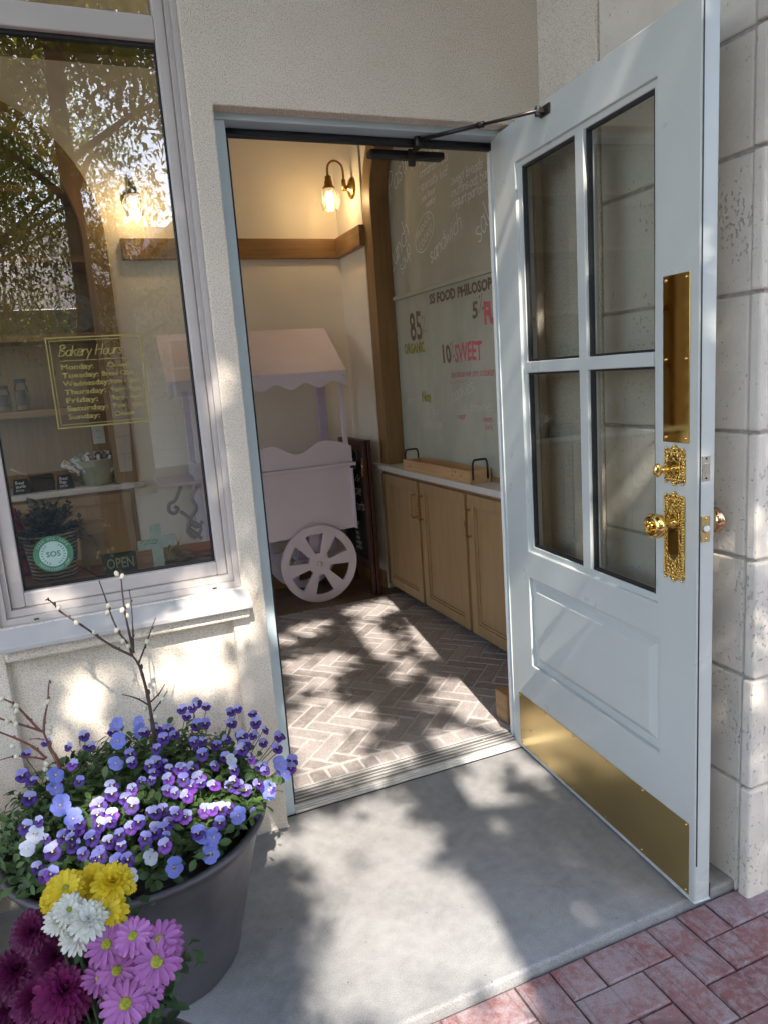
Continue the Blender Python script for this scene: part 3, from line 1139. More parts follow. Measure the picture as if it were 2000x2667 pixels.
# round green sticker
st = MB()
SM = frame((-0.569, 0.0105, 0.938), (1, 0, 0), (0, 0, 1))
def disc(mbx, r0, r1, M, mi, n=40, z=0.0):
    for k in range(n):
        a, b = 2 * math.pi * k / n, 2 * math.pi * (k + 1) / n
        if r0 <= 0:
            mbx.add([(0, 0, z), (r1 * math.cos(a), r1 * math.sin(a), z), (r1 * math.cos(b), r1 * math.sin(b), z)], [(0, 1, 2)], mi, .5, M)
        else:
            mbx.add([(r0 * math.cos(a), r0 * math.sin(a), z), (r1 * math.cos(a), r1 * math.sin(a), z), (r1 * math.cos(b), r1 * math.sin(b), z), (r0 * math.cos(b), r0 * math.sin(b), z)], [(0, 1, 2, 3)], mi, .5, M)


disc(st, 0.034, 0.049, SM, 0)
disc(st, 0.0, 0.0338, SM, 1)
put_text(st, "SOS", SM @ Matrix.Translation((0, -0.007, 0.0006)), 0.0205, 0, align='CENTER', bold=0.0004)


def arc_text(mbx, body, M, r, a0, a1, size, mi, flip=False):
    n = len(body)
    for i, ch in enumerate(body):
        if ch == ' ':
            continue
        a = a0 + (a1 - a0) * i / max(1, n - 1)
        rot = a - math.pi / 2 if not flip else a + math.pi / 2
        T = M @ Matrix.Translation((r * math.cos(a), r * math.sin(a), 0.0006)) @ Matrix.Rotation(rot, 4, 'Z')
        put_text(mbx, ch, T @ Matrix.Translation((0, -size * 0.33, 0)), size, mi, align='CENTER')


arc_text(st, "SEED OIL SAFE", SM, 0.0415, R(150), R(30), 0.0095, 1)
arc_text(st, "SEEDOILSCOUT.COM", SM, 0.0415, R(212), R(328), 0.0085, 1, True)
for sd_ in (-1, 1):                                    # laurel
    for k in range(9):
        a = R(-70 + k * 15)
        px, py = sd_ * 0.0275 * math.cos(a), 0.0275 * math.sin(a)
        for q in (-1, 1):
            T = SM @ Matrix.Translation((px, py, 0.0005)) @ Matrix.Rotation((a if sd_ > 0 else math.pi - a) + math.pi / 2 * sd_ + q * 0.7 * 1, 4, 'Z')
            st.add([(0, 0, 0), (.0022, .0013, 0), (.0052, 0, 0), (.0022, -.0013, 0)], [(0, 1, 2, 3)], 0, .5, T)
st.build("round_sticker", [STKGREEN, STKMINT], dw)

# ================================================================== THRESHOLD
th = thing("door_threshold", "ribbed metal threshold strip between concrete step and brick floor", "threshold", (0.43, 0.06, 0))
def T0(mbx, name, mat, **k):
    for i, v in enumerate(mbx.v):
        mbx.v[i] = (v[0] - 0.43, v[1] - 0.06, v[2])
    return mbx.build(name, mat, th, **k)


mb = MB()
mb.box(0.004, 0.85, 0.036, 0.126, 0.0015, 0.0115)
T0(mb, "tread_plate", ALUD, bevel=0.001)
mb = MB()
mb.add([(0.004, -0.002, 0.0012), (0.85, -0.002, 0.0012), (0.85, 0.0355, 0.0105), (0.004, 0.0355, 0.0105), (0.004, 0.0355, 0.0012), (0.85, 0.0355, 0.0012)],
       [(0, 1, 2, 3), (3, 2, 5, 4), (0, 4, 5, 1), (0, 3, 4), (1, 5, 2)])
for y in (0.006, 0.016, 0.026):
    z = 0.0012 + (y + .002) / .0375 * .0093
    mb.box(0.004, 0.85, y - .0022, y + .0022, z - .001, z + .0022)
T0(mb, "front_nosing", ALU, bevel=0.0006, seg=1)
mb = MB()
for y in (0.045, 0.050, 0.064, 0.069, 0.084, 0.104, 0.109, 0.120):
    mb.box(0.004, 0.85, y - .0011, y + .0011, 0.0116, 0.0138)
T0(mb, "rib", ALU)
for x in (0.17, 0.45, 0.74):
    mb = MB()
    mb.lathe([(.0055, 0.0117), (.005, .0135), (.001, .014)], 10, 0, Matrix.Translation((x, 0.094, 0)))
    T0(mb, "screw", STEEL)

# ================================================================== STONE PIER
P = thing("stone_pier", "tall pitted beige stone pier right of the open door", "pier", (1.5, -0.6, 0))
zj = [-0.05, 0.28, 0.565, 0.858, 1.155, 1.462, 1.757, 1.995, 2.29, 2.59, 2.9, 3.2, 3.6]
mb = MB()
OFF = Matrix.Translation((-1.5, 0.6, 0))
for i in range(len(zj) - 1):
    z0, z1 = zj[i] + .0038, zj[i + 1] - .0038
    jit = rnd.uniform(-.002, .002)
    mb.box(0.934 + jit, 1.12, -0.851, -0.36, z0, z1, 0, rnd.random(), OFF)
    xa = 0.927 + rnd.uniform(-.002, .002)
    xb = 1.40 if i % 2 else 1.62
    mb.box(xa, xb - .005, -0.890 + rnd.uniform(-.002, .002), -0.859, z0, z1, 0, rnd.random(), OFF)
    while xb < 2.6:
        mb.box(xb + .004, min(xb + .60, 2.6), -0.890 + rnd.uniform(-.002, .002), -0.859, z0, z1, 0, rnd.random(), OFF)
        xb += .604
mb.build("stone_block", STONE, P, bevel=0.006, seg=2)
MB().box(0.9405, 2.6, -0.882, -0.36, -0.05, 3.6, 0, .5, OFF).build("mortar_core", MORTAR, P)
mb = MB()
mb.box(0.958, 2.6, -0.215, -0.0485, 0.0, 3.6, 0, .5, OFF)
mb.box(0.926, 2.6, -0.3585, -0.2155, 0.0, 3.6, 0, .5, OFF)
mb.build("stucco_return", STUCCO, P, bevel=0.008, seg=3)

# ================================================================== ENTRANCE DOOR
HX, HY, PHI, DW = 0.8393, 0.0354, 1.4974, 0.9049
DH, DT = 2.032, 0.045
D_ = thing("entrance_door", "pale blue four-light door standing open with brass plates", "door", (HX, HY, 0.010), math.atan2(-math.sin(PHI), -math.cos(PHI)))
# local frame: x along the leaf from the hinge, -y towards the room side that faces the camera... +y is the outer face
ux = [0.0, 0.139, 0.158, 0.177, 0.4475, 0.4865, 0.752, 0.7705, 0.776, DW]
uz = [0.0, 0.338, 0.645, 0.7345, 0.752, 1.306, 1.340, 1.905, 1.921, DH]
gx0, gx1, gz0, gz1 = 0.139, 0.7705, 0.7345, 1.921


def leaf(x, z):
    if gx0 < x < gx1 and gz0 < z < gz1:
        inner = 0.160 < x < 0.752 and 0.752 < z < 1.905
        if not inner:
            return 0.009
        if 0.447 < x < 0.487 or 1.306 < z < 1.340:
            return 0.0035
        return None
    if 0.139 < x < 0.776 and 0.338 < z < 0.645:
        return 0.015
    return 0.0


ux = sorted(set([0.0, 0.139, 0.160, 0.4475, 0.4865, 0.752, 0.7705, 0.776, DW]))
lf = relief(ux, uz, leaf, DT)
# outer face
for i in range(len(ux) - 1):
    for j in range(len(uz) - 1):
        cx, cz = .5 * (ux[i] + ux[i + 1]), .5 * (uz[j] + uz[j + 1])
        if leaf(cx, cz) is not None:
            lf.add([(ux[i], DT, uz[j]), (ux[i], DT, uz[j + 1]), (ux[i + 1], DT, uz[j + 1]), (ux[i + 1], DT, uz[j])], [(0, 1, 2, 3)])
leaf_o = lf.build("door_leaf", DOORP, D_, bevel=0.004, seg=2, weld=True)
# raised field of the bottom panel
pf = MB()
a0, a1, b0, b1 = 0.139, 0.776, 0.338, 0.645
o1, o2 = 0.022, 0.042
pf.add([(a0 + o1, .0148, b0 + o1), (a1 - o1, .0148, b0 + o1), (a1 - o1, .0148, b1 - o1), (a0 + o1, .0148, b1 - o1),
        (a0 + o2, .002, b0 + o2), (a1 - o2, .002, b0 + o2), (a1 - o2, .002, b1 - o2), (a0 + o2, .002, b1 - o2)],
       [(4, 5, 6, 7), (0, 1, 5, 4), (1, 2, 6, 5), (2, 3, 7, 6), (3, 0, 4, 7)])
pf.build("raised_panel", DOORP, D_, bevel=0.0015)
for (c0, c1) in ((0.160, 0.4475), (0.4865, 0.752)):
    for (r0, r1) in ((0.752, 1.306), (1.340, 1.905)):
        g = MB()
        g.add([(c0, .020, r0), (c1, .020, r0), (c1, .020, r1), (c0, .020, r1)], [(0, 1, 2, 3)])
        go = g.build("glass_pane", DGLASS, D_)
        s_ = MB()
        for y0, y1, t in ((.0125, .0265, .006),):
            s_.box(c0, c0 + t, y0, y1, r0, r1); s_.box(c1 - t, c1, y0, y1, r0, r1)
            s_.box(c0 + t, c1 - t, y0, y1, r0, r0 + t); s_.box(c0 + t, c1 - t, y0, y1, r1 - t, r1)
        s_.build("glazing_seal", BLACKR, go)
# thin black strip along the lock edge and unpainted foot
eg = MB()
eg.box(DW, DW + .0012, 0.0035, 0.0065, 0.10, DH)
eg.build("edge_seal", BLACKR, D_)
sw = MB()
sw.box(0.05, DW - .01, DT + .001, DT + .012, -0.006, 0.03)
sw.build("door_sweep", BLACKR, D_)


def screws(pts, r, y, parent, mat=BRASS):
    for (a, b) in pts:
        s = MB()
        s.lathe([(r, 0), (r * .8, r * .5), (1e-6, r * .7)], 10, 0, Matrix.Translation((a, y, b)) @ Matrix.Rotation(R(90), 4, 'X'))
        s.build("screw", mat, parent)


k = MB(); k.box(0.042, 0.886, -0.0018, -0.0002, 0.010, 0.205)
ko = k.build("kick_plate", BRASSK, D_, bevel=0.0006)
screws([(0.05, .198), (0.215, .198), (.382, .198), (.548, .198), (.711, .198), (.876, .198), (.05, .018), (.215, .018), (.38, .018), (.544, .018), (.706, .018), (.876, .018), (.113, .09)], .0038, -.0018, ko)
k = MB(); k.box(0.793, 0.8785, -0.0022, -0.0002, 1.134, 1.502)
po = k.build("push_plate", BRASS, D_, bevel=0.0008)
screws([(.803, 1.492), (.868, 1.492), (.803, 1.32), (.868, 1.32), (.803, 1.145), (.868, 1.145)], .0042, -.0022, po)

# ornate plates: outline with crest, beaded rim, sunk polished field
RX = Matrix.Rotation(R(90), 4, 'X')                    # local XY -> XZ, +Z -> -Y


def crest(cx, z, w, h, sgn):
    pts = []
    for (a, b) in ((-1, 0), (-1.0, .32), (-.8, .45), (-.55, .38), (-.42, .62), (-.2, .72), (-.16, .9), (0, 1.05), (.16, .9), (.2, .72), (.42, .62), (.55, .38), (.8, .45), (1.0, .32), (1, 0)):
        pts.append((cx + a * w * .5, z + sgn * b * h))
    return pts


def ornate(name, cx, z0, z1, wd, fz0, fz1, arch=False):
    m = MB()
    top = crest(cx, z1, wd, .016, 1)
    bot = crest(cx, z0, wd, .013, -1)
    poly = bot + top[::-1]
    m.prism(poly, 0.0002, 0.0055, 0, .5, RX)
    o = m.build(name, BRASSC, D_, bevel=0.0016)
    b = MB()
    hw = wd * .5 - .003
    for (pa, pb) in (((cx - hw, z0), (cx + hw, z0)), ((cx - hw, z1), (cx + hw, z1)), ((cx - hw, z0), (cx - hw, z1)), ((cx + hw, z0), (cx + hw, z1))):
        n = max(5, int(math.hypot(pb[0] - pa[0], pb[1] - pa[1]) / .006))
        for i in range(n + 1):
            t = i / n
            b.ball((pa[0] + (pb[0] - pa[0]) * t, -.0062, pa[1] + (pb[1] - pa[1]) * t), .0026, 6)
    for (px, pz, r) in ((cx, z1 + .015, .004), (cx, z0 - .012, .004), (cx - wd * .42, z1 + .008, .0035), (cx + wd * .42, z1 + .008, .0035), (cx - wd * .42, z0 - .008, .0035), (cx + wd * .42, z0 - .008, .0035), (cx, z1 + .009, .005), (cx, z0 - .008, .005)):
        b.ball((px, -.0058, pz), r, 7)
    # scrolls
    for sgn in (-1, 1):
        for (bz, dz) in ((z1 - .014, 1), (z0 + .014, -1)):
            pts = [(cx + sgn * (.004 + .011 * t / 9) * math.cos(t * .8) + sgn * .010, -.0058, bz + dz * (.002 + .007 * t / 9) * math.sin(t * .8)) for t in range(10)]
            b.tube(pts, .0017, 5)
    b.build("beading", BRASS, o)
    fm = MB()
    fw = wd * .27
    if arch:
        poly = [(cx - fw, fz0 + .018), (cx - fw * .5, fz0 + .008), (cx, fz0), (cx + fw * .5, fz0 + .008), (cx + fw, fz0 + .018), (cx + fw, fz1 - .022), (cx + fw * .45, fz1 - .008), (cx, fz1), (cx - fw * .45, fz1 - .008), (cx - fw, fz1 - .022)]
    else:
        poly = [(cx - fw * 1.1, fz0), (cx + fw * 1.1, fz0), (cx + fw * 1.1, fz1), (cx - fw * 1.1, fz1)]
    fm.prism(poly, 0.0056, 0.0068, 0, .5, RX)
    fm.build("plate_field", BRASS, o, bevel=0.0015)
    return o


dbp = ornate("deadbolt_plate", 0.8345, 1.050, 1.112, 0.066, 1.059, 1.103)
tt = MB()
TZ = 1.075
tt.lathe([(.0085, 0), (.0085, .003), (.006, .005), (.0055, .026), (.008, .028), (.0085, .031), (.006, .034)], 16, 0, Matrix.Translation((.8345, -.0068, TZ)) @ RX)
tt.ball((.8345, -.050, TZ), .0105, 12, 0, None, (0.62, 1.0, 1.55))
tt.build("thumb_turn", BRASS, dbp)
kp = ornate("knob_plate", 0.8335, 0.822, 1.004, 0.066, 0.858, 0.972, True)
KZ = 0.948
KX = 0.834
kn = MB()
kn.lathe([(.0125, 0), (.0125, .004), (.0085, .008), (.0078, .024), (.010, .027), (.010, .030), (.016, .033), (.0245, .037), (.0285, .044), (.0295, .051), (.0285, .058), (.025, .063), (.021, .0655), (.020, .0648),
          (.015, .0672), (.0145, .0660), (.009, .0685), (.0085, .0675), (.001, .069)], 32, 0, Matrix.Translation((KX, -.0068, KZ)) @ RX, rib=lambda a, z: 1 + (.02 * math.cos(16 * a) if z > .03 else 0))
kn.build("door_knob", BRASS, kp)
rz = MB()
for k_ in range(12):
    a = 2 * math.pi * k_ / 12
    rz.ball((KX + .0115 * math.cos(a), -.0755, KZ + .0115 * math.sin(a)), .0028, 6)
rz.ball((KX, -.0765, KZ), .0045, 7)
rz.build("knob_rosette", BRASSC, kp)
ok = MB()
ok.lathe([(.030, 0), (.030, .004), (.010, .008), (.008, .026), (.010, .030), (.018, .034), (.0275, .040), (.030, .048), (.0285, .055), (.030, .058), (.024, .064), (.001, .067)], 32, 0, Matrix.Translation((KX + .012, DT, KZ - .004)) @ Matrix.Rotation(R(-90), 4, 'X'))
ok.build("outer_knob", m_brass("rose_brass", (0.66, 0.42, 0.24), 0.12), D_)
# edge hardware
e = MB(); e.box(DW + .0002, DW + .0022, .0095, .0315, 1.052, 1.108)
eo = e.build("deadbolt_face", STEEL, D_, bevel=0.0008)
e = MB(); e.box(DW + .002, DW + .0034, .0135, .0275, 1.068, 1.092); e.build("bolt", STEEL, eo, bevel=0.0015)
e = MB()
for z in (1.058, 1.102):
    e.lathe([(.003, 0), (.002, .001), (1e-6, .0014)], 10, 0, Matrix.Translation((DW + .0022, .0205, z)) @ Matrix.Rotation(R(90), 4, 'Y'))
e.build("screw", BLACKR, eo)
e = MB(); e.box(DW + .0002, DW + .0022, .0085, .0325, 0.914, 0.973)
eo = e.build("latch_face", BRASSK, D_, bevel=0.0006)
e = MB(); e.lathe([(.0088, 0), (.0088, .0006)], 16, 0, Matrix.Translation((DW + .0022, .0205, .9435)) @ Matrix.Rotation(R(90), 4, 'Y')); e.build("latch_hole", BLACKR, eo)
e = MB(); e.lathe([(.0078, 0), (.0078, .004), (.0055, .005)], 16, 0, Matrix.Translation((DW + .0026, .0205, .9440)) @ Matrix.Rotation(R(90), 4, 'Y')); e.build("latch_bolt", WHITEP, eo)
for z in (0.920, 0.967):
    e = MB(); e.lathe([(.0033, 0), (.0024, .0012), (1e-6, .0016)], 10, 0, Matrix.Translation((DW + .0022, .0205, z)) @ Matrix.Rotation(R(90), 4, 'Y')); e.build("screw", BRASS, eo)

# door closer
cl = thing("door_closer", "dark bronze door closer with its arm reaching to the open door", "door closer", (0.59, 0.1, 2.0))
O3 = Matrix.Translation((-0.59, -0.1, -2.0))
mb = MB()
mb.box(0.462, 0.715, 0.112, 0.150, 1.994, 2.017, 0, .5, O3)
mb.build("closer_body", DARKBRZ, cl, bevel=0.006, seg=3)
mb = MB()
mb.box(0.583, 0.605, 0.1, 0.1115, 1.968, 2.018, 0, .5, O3)
mb.box(0.585, 0.604, 0.045, 0.0995, 2.004, 2.011, 0, .5, O3)
mb.lathe([(.011, 0), (.011, .026), (.008, .03), (.002, .031)], 14, 0, O3 @ Matrix.Translation((.588, .045, 2.006)))
mb.build("closer_bracket", DARKBRZ, cl, bevel=0.002)
pa = Vector((.588, .045, 2.025))
c_, s_ = -math.cos(PHI), -math.sin(PHI)
pb = Vector((HX + c_ * .318 - .020, HY + s_ * .318, 2.012))
mb = MB()
mid = pa.lerp(pb, .55)
mb.tube([pa, mid], .0062, 10, 0, .5, O3)
mb.tube([mid - (pb - pa).normalized() * .012, mid + (pb - pa).normalized() * .008], .0088, 10, 0, .5, O3)
mb.tube([mid, pb], .0046, 10, 0, .5, O3)
mb.build("closer_arm", DARKBRZ, cl)
mb = MB()
DM = O3 @ Matrix.Translation((HX, HY, 0.010)) @ Matrix.Rotation(math.atan2(-math.sin(PHI), -math.cos(PHI)), 4, 'Z')
mb.box(.296, .345, -.006, -.0004, 1.990, 2.016, 0, .5, DM)
mb.box(.300, .322, -.024, -.006, 1.997, 2.008, 0, .5, DM)
mb.lathe([(.009, 0), (.009, .022), (.006, .026)], 12, 0, DM @ Matrix.Translation((.312, -.020, 1.990)))
mb.lathe([(.004, 0), (.002, .002)], 8, 0, DM @ Matrix.Translation((.336, -.006, 2.004)) @ RX)
mb.build("door_shoe", DARKBRZ, cl, bevel=0.002)


# ================================================================== ARCHED NICHES WITH CABINETS
def arch_frame(name, M, x0, x1, z0, zs_, wdt, d0, d1, mat, parent, ry=1.0):
    """posts and a half-round head in local XY (x across, y up), depth along z"""
    m = MB()
    cx, rr = .5 * (x0 + x1), .5 * (x1 - x0)
    N = 40
    outer = [(x0, z0)] + [(cx - rr * math.cos(math.pi * i / N), zs_ + rr * ry * math.sin(math.pi * i / N)) for i in range(N + 1)] + [(x1, z0)]
    ri = rr - wdt
    inner = [(x0 + wdt, z0)] + [(cx - ri * math.cos(math.pi * i / N), zs_ + (rr * ry - wdt) * math.sin(math.pi * i / N)) for i in range(N + 1)] + [(x1 - wdt, z0)]
    n = len(outer)
    vs = [(*p, d1) for p in outer] + [(*p, d1) for p in inner] + [(*p, d0) for p in outer] + [(*p, d0) for p in inner]
    fs = []
    for i in range(n - 1):
        fs += [(i, n + i, n + i + 1, i + 1), (n + i, 3 * n + i, 3 * n + i + 1, n + i + 1), (i, i + 1, 2 * n + i + 1, 2 * n + i)]
    fs += [(0, 2 * n, 3 * n, n), (n - 1, 2 * n - 1, 4 * n - 1, 3 * n - 1)]
    m.add(vs, fs, 0, .5, M)
    return m.build(name, mat, parent, bevel=0.004)


def shaker_door(parent, M, x0, x1, z0, z1, handle_x):
    m = MB()
    t = 0.022
    r_ = 0.055
    m.box(x0, x0 + r_, z0, z1, 0, t, 0, .5, M); m.box(x1 - r_, x1, z0, z1, 0, t, 0, .5, M)
    m.box(x0 + r_, x1 - r_, z0, z0 + r_, 0, t - .0003, 0, .5, M); m.box(x0 + r_, x1 - r_, z1 - r_, z1, 0, t - .0003, 0, .5, M)
    o = m.build("cabinet_door", CABW, parent, bevel=0.003)
    MB().box(x0 + r_ - .002, x1 - r_ + .002, z0 + r_ - .002, z1 - r_ + .002, 0.0005, 0.0065, 0, .5, M).build("door_panel", CABW, o)
    b = MB()
    r0 = 0.012
    for (c0, c1, e0, e1) in ((x0 + r_, x1 - r_, z0 + r_, z0 + r_ + r0), (x0 + r_, x1 - r_, z1 - r_ - r0, z1 - r_), (x0 + r_, x0 + r_ + r0, z0 + r_ + r0, z1 - r_ - r0), (x1 - r_ - r0, x1 - r_, z0 + r_ + r0, z1 - r_ - r0)):
        b.box(c0, c1, e0, e1, .0066, .0135, 0, .5, M)
    b.build("panel_bead", CABW, o, bevel=0.002)
    if handle_x is not None:
        h = MB()
        zt, zb = z1 - .075, z1 - .205
        h.tube([(handle_x, zt, t), (handle_x, zt, t + .024), (handle_x, zt - .006, t + .030), (handle_x, zb + .006, t + .030), (handle_x, zb, t + .024), (handle_x, zb, t)], .0038, 8, 0, .5, M)
        for zz in (zt, zb):
            h.lathe([(.0085, t), (.0085, t + .003), (.0045, t + .007)], 12, 0, M @ Matrix.Translation((handle_x, zz, 0)))
        h.build("handle", OLDBR, o)
    return o


def niche(name, label, M, width, z_top, doors, arch_x, origin, zspring):
    """local x across the front, local y up, local z out into the room; back plane at z = -depth"""
    t = thing(name, label, "built-in cabinet", origin)
    Mi = Matrix.Translation(Vector(origin) * -1) @ M
    return t, Mi


# right niche: local x runs along +y away from the door... use -y so that (x, up, out) stays right-handed
RO = (1.23, 2.10, 0.0)
RM = frame(RO, (0, -1, 0), (0, 0, 1))                  # z axis = (-1,0,0): out into the room
rc = thing("oak_cabinet", "low oak cabinet with three doors under the green chalkboard", "cabinet", RO)
Mi = Matrix.Translation((-RO[0], -RO[1], -RO[2])) @ RM
mb = MB()
mb.box(0.02, 1.80, 0.075, 0.775, -0.29, 0.0, 0, .5, Mi)
mb.box(0.02, 1.80, 0.005, 0.075, -0.29, -0.055, 0, .5, Mi)
mb.build("carcass", CABW, rc, bevel=0.002)
for (a, b, hx_) in ((0.045, 0.548, 0.522), (0.578, 1.080, 0.604), (1.110, 1.60, 1.137)):
    shaker_door(rc, Mi, a, b, 0.05, 0.752, hx_)
mb = MB(); mb.box(-0.035, 1.80, 0.7755, 0.808, -0.29, 0.045, 0, .5, Mi)
mb.build("countertop", COUNTER, rc, bevel=0.003)
mb = MB(); mb.box(0.146, 1.80, 0.8085, 0.826, -0.099, -0.085, 0, .5, Mi)
mb.build("backsplash", OAK_Y, rc, bevel=0.002)
arch_frame("arch_frame", Mi, 0.025, 1.795, 0.809, 2.30, 0.12, -0.099, 0.012, OAK_Z, rc, .69)
sp = spandrel("arch_spandrel", RM @ Matrix.Translation((0, 0, 0.0)), 0.025, 1.795, 2.30, 3.3, .69)

# left niche on the back wall
LO = (-0.17, 2.50, 0.0)
LM = frame(LO, (-1, 0, 0), (0, 0, 1))                  # z axis = (-1,0,0)x(0,0,1) = (0,1,0)... flip
LM = frame((-1.70, 2.53, 0.0), (1, 0, 0), (0, 0, 1))   # z = (0,-1,0): out into the room
LOo = (-1.70, 2.53, 0.0)
lc = thing("oak_shelf_cabinet", "arched oak shelf unit with a stone counter seen through the display window", "shelf cabinet", LOo)
Mi2 = Matrix.Translation((-LOo[0], -LOo[1], -LOo[2])) @ LM
mb = MB()
mb.box(0.02, 1.50, 0.075, 0.785, -0.38, 0.0, 0, .5, Mi2)
mb.box(0.02, 1.50, 0.005, 0.075, -0.38, -0.055, 0, .5, Mi2)
mb.build("carcass", CABW, lc, bevel=0.002)
for (a, b, hx_) in ((0.04, 0.50, 0.47), (0.52, 0.98, 0.55), (1.0, 1.47, 1.03)):
    shaker_door(lc, Mi2, a, b, 0.06, 0.765, hx_)
mb = MB(); mb.box(-0.03, 1.56, 0.7855, 0.818, -0.38, 0.05, 0, .5, Mi2)
mb.build("countertop", COUNTER, lc, bevel=0.003)
arch_frame("arch_frame", Mi2, -0.02, 1.525, 0.819, 2.20, 0.125, -0.05, 0.03, OAK_Z, lc)
MB().box(0.0, 1.495, 0.819, 3.0, -0.40, -0.385, 0, .5, Mi2).build("back_panel", OAK_Z, lc)
for z in (1.245, 1.665, 2.09, 2.46):
    MB().box(0.09, 1.42, z, z + .038, -0.383, -0.052, 0, .5, Mi2).build("shelf", OAK_X, lc, bevel=0.002)
MB().box(0.95, 0.985, 1.286, 2.9, -0.382, -0.053, 0, .5, Mi2).build("divider", OAK_Z, lc, bevel=0.002) if False else None
spandrel("arch_spandrel", LM @ Matrix.Translation((0, 0, .004)), -0.02, 1.525, 2.20, 3.3, 1.0)

# ================================================================== CHALKBOARD WITH MENU
bd = thing("chalkboard", "large green chalkboard with chalk menu above the oak cabinet", "chalkboard", (1.331, 1.35, 0.85))
OB = Matrix.Translation((-1.331, -1.35, -0.85))
KB = 0.9138
MB().box(1.331, 1.35, 0.33, 2.41, 0.81, 3.15, 0, .5, OB).build("board", CHALKB, bd)
MB().box(1.316, 1.3308, 0.33, 1.954, 1.757, 1.781, 0, .5, OB).build("board_rail", CHALKB, bd, bevel=0.003)


def BM(y, z, rot=0.0, lift=.0012):                     # writing frame: x runs towards -y, up is z
    y = -2.0744 + (y + 2.0744) * KB
    z = 1.3415 + (z - 1.3415) * KB
    return OB @ frame((1.331 - lift, y, z), (0, -1, 0), (0, 0, 1)) @ Matrix.Rotation(R(rot), 4, 'Z') @ Matrix.Scale(KB, 4)


def W_(name, mat, fn, *a, **k):                         # every word or mark on the board is a part of its own
    q = MB()
    fn(q, *a, **k)
    return q.build(name, mat, bd)


W_("white_writing", CHALK, put_hand, "Pastry", BM(2.30, 2.40, 22), 0.075, .008, 0, .25, .1, 2)
W_("white_writing", CHALK, put_hand, "Board", BM(2.02, 2.62, 15), 0.06, .007, 0, .2, .1, 12)
for i, (s_, yy, zz) in enumerate((("english muffins", 1.88, 2.485), ("cinnamon rolls", 1.88, 2.415), ("specialty loaf", 1.87, 2.345))):
    W_("white_writing", CHALK, put_hand, s_, BM(yy, zz, 1), 0.030, .0062, 0, .08, .12, 20 + i)
for i, (s_, yy, zz) in enumerate((("*sweet breads", 1.53, 2.285), ("*muffins*oat bars", 1.53, 2.228), ("*yogurt parfaits", 1.535, 2.175))):
    W_("white_writing", CHALK, put_hand, s_, BM(yy, zz, 1), 0.030, .0062, 0, .08, .12, 30 + i)
W_("white_writing", CHALK, put_hand, "new flavor", BM(1.87, 2.285, 5), 0.021, .0062, 0, .1, .12, 41)
W_("white_writing", CHALK, put_hand, "weekly!", BM(1.82, 2.245, 5), 0.021, .0062, 0, .1, .12, 42)
W_("white_writing", CHALK, put_line, [(0, 0), (-.03, .06), (-.01, .10), (.02, .08), (0, .05), (-.03, .10), (.0, .16), (.02, .15)], BM(1.885, 2.27), .004)
W_("white_writing", CHALK, put_hand, "Lunch", BM(2.36, 1.955, 33), 0.075, .0085, 0, .2, .08, 5)
W_("white_writing", CHALK, put_hand, "soup", BM(2.20, 1.935, 38), 0.055, .007, 0, .2, .08, 6)
W_("white_writing", CHALK, put_hand, "sandwich", BM(1.80, 1.94, 18), 0.055, .007, 0, .2, .08, 7)
W_("white_writing", CHALK, put_hand, "salad", BM(1.26, 1.95, 38), 0.07, .0085, 0, .2, .08, 8)
W_("white_writing", CHALK, put_text, "FRANKIE", BM(1.955, 2.09, 27), 0.062, width=.20, bold=-.0005)
W_("white_writing", CHALK, put_text, "COOKIE!", BM(1.93, 2.025, 27), 0.062, width=.20, bold=-.0005)
for rr_ in (0, 1):
    W_("white_writing", CHALK, put_line, [(.135 * math.cos(t * math.pi / 8) * (1 - rr_ * .04), .085 * math.sin(t * math.pi / 8)) for t in range(17)], BM(1.86, 2.12, 30), .004)
W_("brown_writing", CHALKBR, put_text, "SS FOOD PHILOSOPHY", BM(1.845, 1.722), .075, width=.80, bold=0.0034, shake=.022)
W_("brown_writing", CHALKBR, put_text, "85", BM(2.135, 1.535), .235, width=.165, bold=0.0042, shake=.022)
W_("brown_writing", CHALKBR, put_text, "10", BM(1.735, 1.385), .14, width=.10, bold=0.0042, shake=.022)
W_("brown_writing", CHALKBR, put_text, "5", BM(1.36, 1.595), .115, width=.06, bold=0.0032, shake=.022)
for (yy, zz, k) in ((1.955, 1.56, 1.15), (1.62, 1.40, 1.0), (1.285, 1.62, .9)):
    W_("brown_writing", CHALKBR, put_line, [(0, 0), (.035 * k, .10 * k)], BM(yy, zz), .004)
    W_("brown_writing", CHALKBR, put_line, [(.0, .08 * k), (.008, .09 * k)], BM(yy, zz), .008)
    W_("brown_writing", CHALKBR, put_line, [(.03, .012), (.038, .022)], BM(yy, zz), .008)
W_("pink_writing", CHALKPK, put_text, "SWEET", BM(1.575, 1.385), .135, width=.30, bold=0.0032, shake=.022)
W_("pink_writing", CHALKPK, put_text, "FUN", BM(1.245, 1.56), .145, width=.20, bold=0.0082, shake=.022)
W_("pink_writing", CHALKPK, put_hand, "because we are a bakery", BM(1.63, 1.30, 0), .026, .0035, 0, .2, .1, 9, .1)
W_("pink_writing", CHALKPK, put_line, [(0, -.02), (.05, -.035), (.1, -.02), (.15, -.03), (.2, -.015)], BM(1.66, 1.30), .003)
W_("pink_writing", CHALKPK, put_hand, "sugar", BM(1.57, 1.07, 3), .020, .003, 0, .1, .1, 10)
W_("pink_writing", CHALKPK, put_hand, "cream", BM(1.30, 1.06, 4), .020, .003, 0, .1, .1, 11)
W_("pink_writing", CHALKPK, put_hand, "tarts", BM(1.28, 1.02, 4), .020, .003, 0, .1, .1, 13)
W_("olive_writing", CHALKGR, put_text, "ORGANIC", BM(2.235, 1.462), .082, width=.29, bold=0.0042, shake=.022)
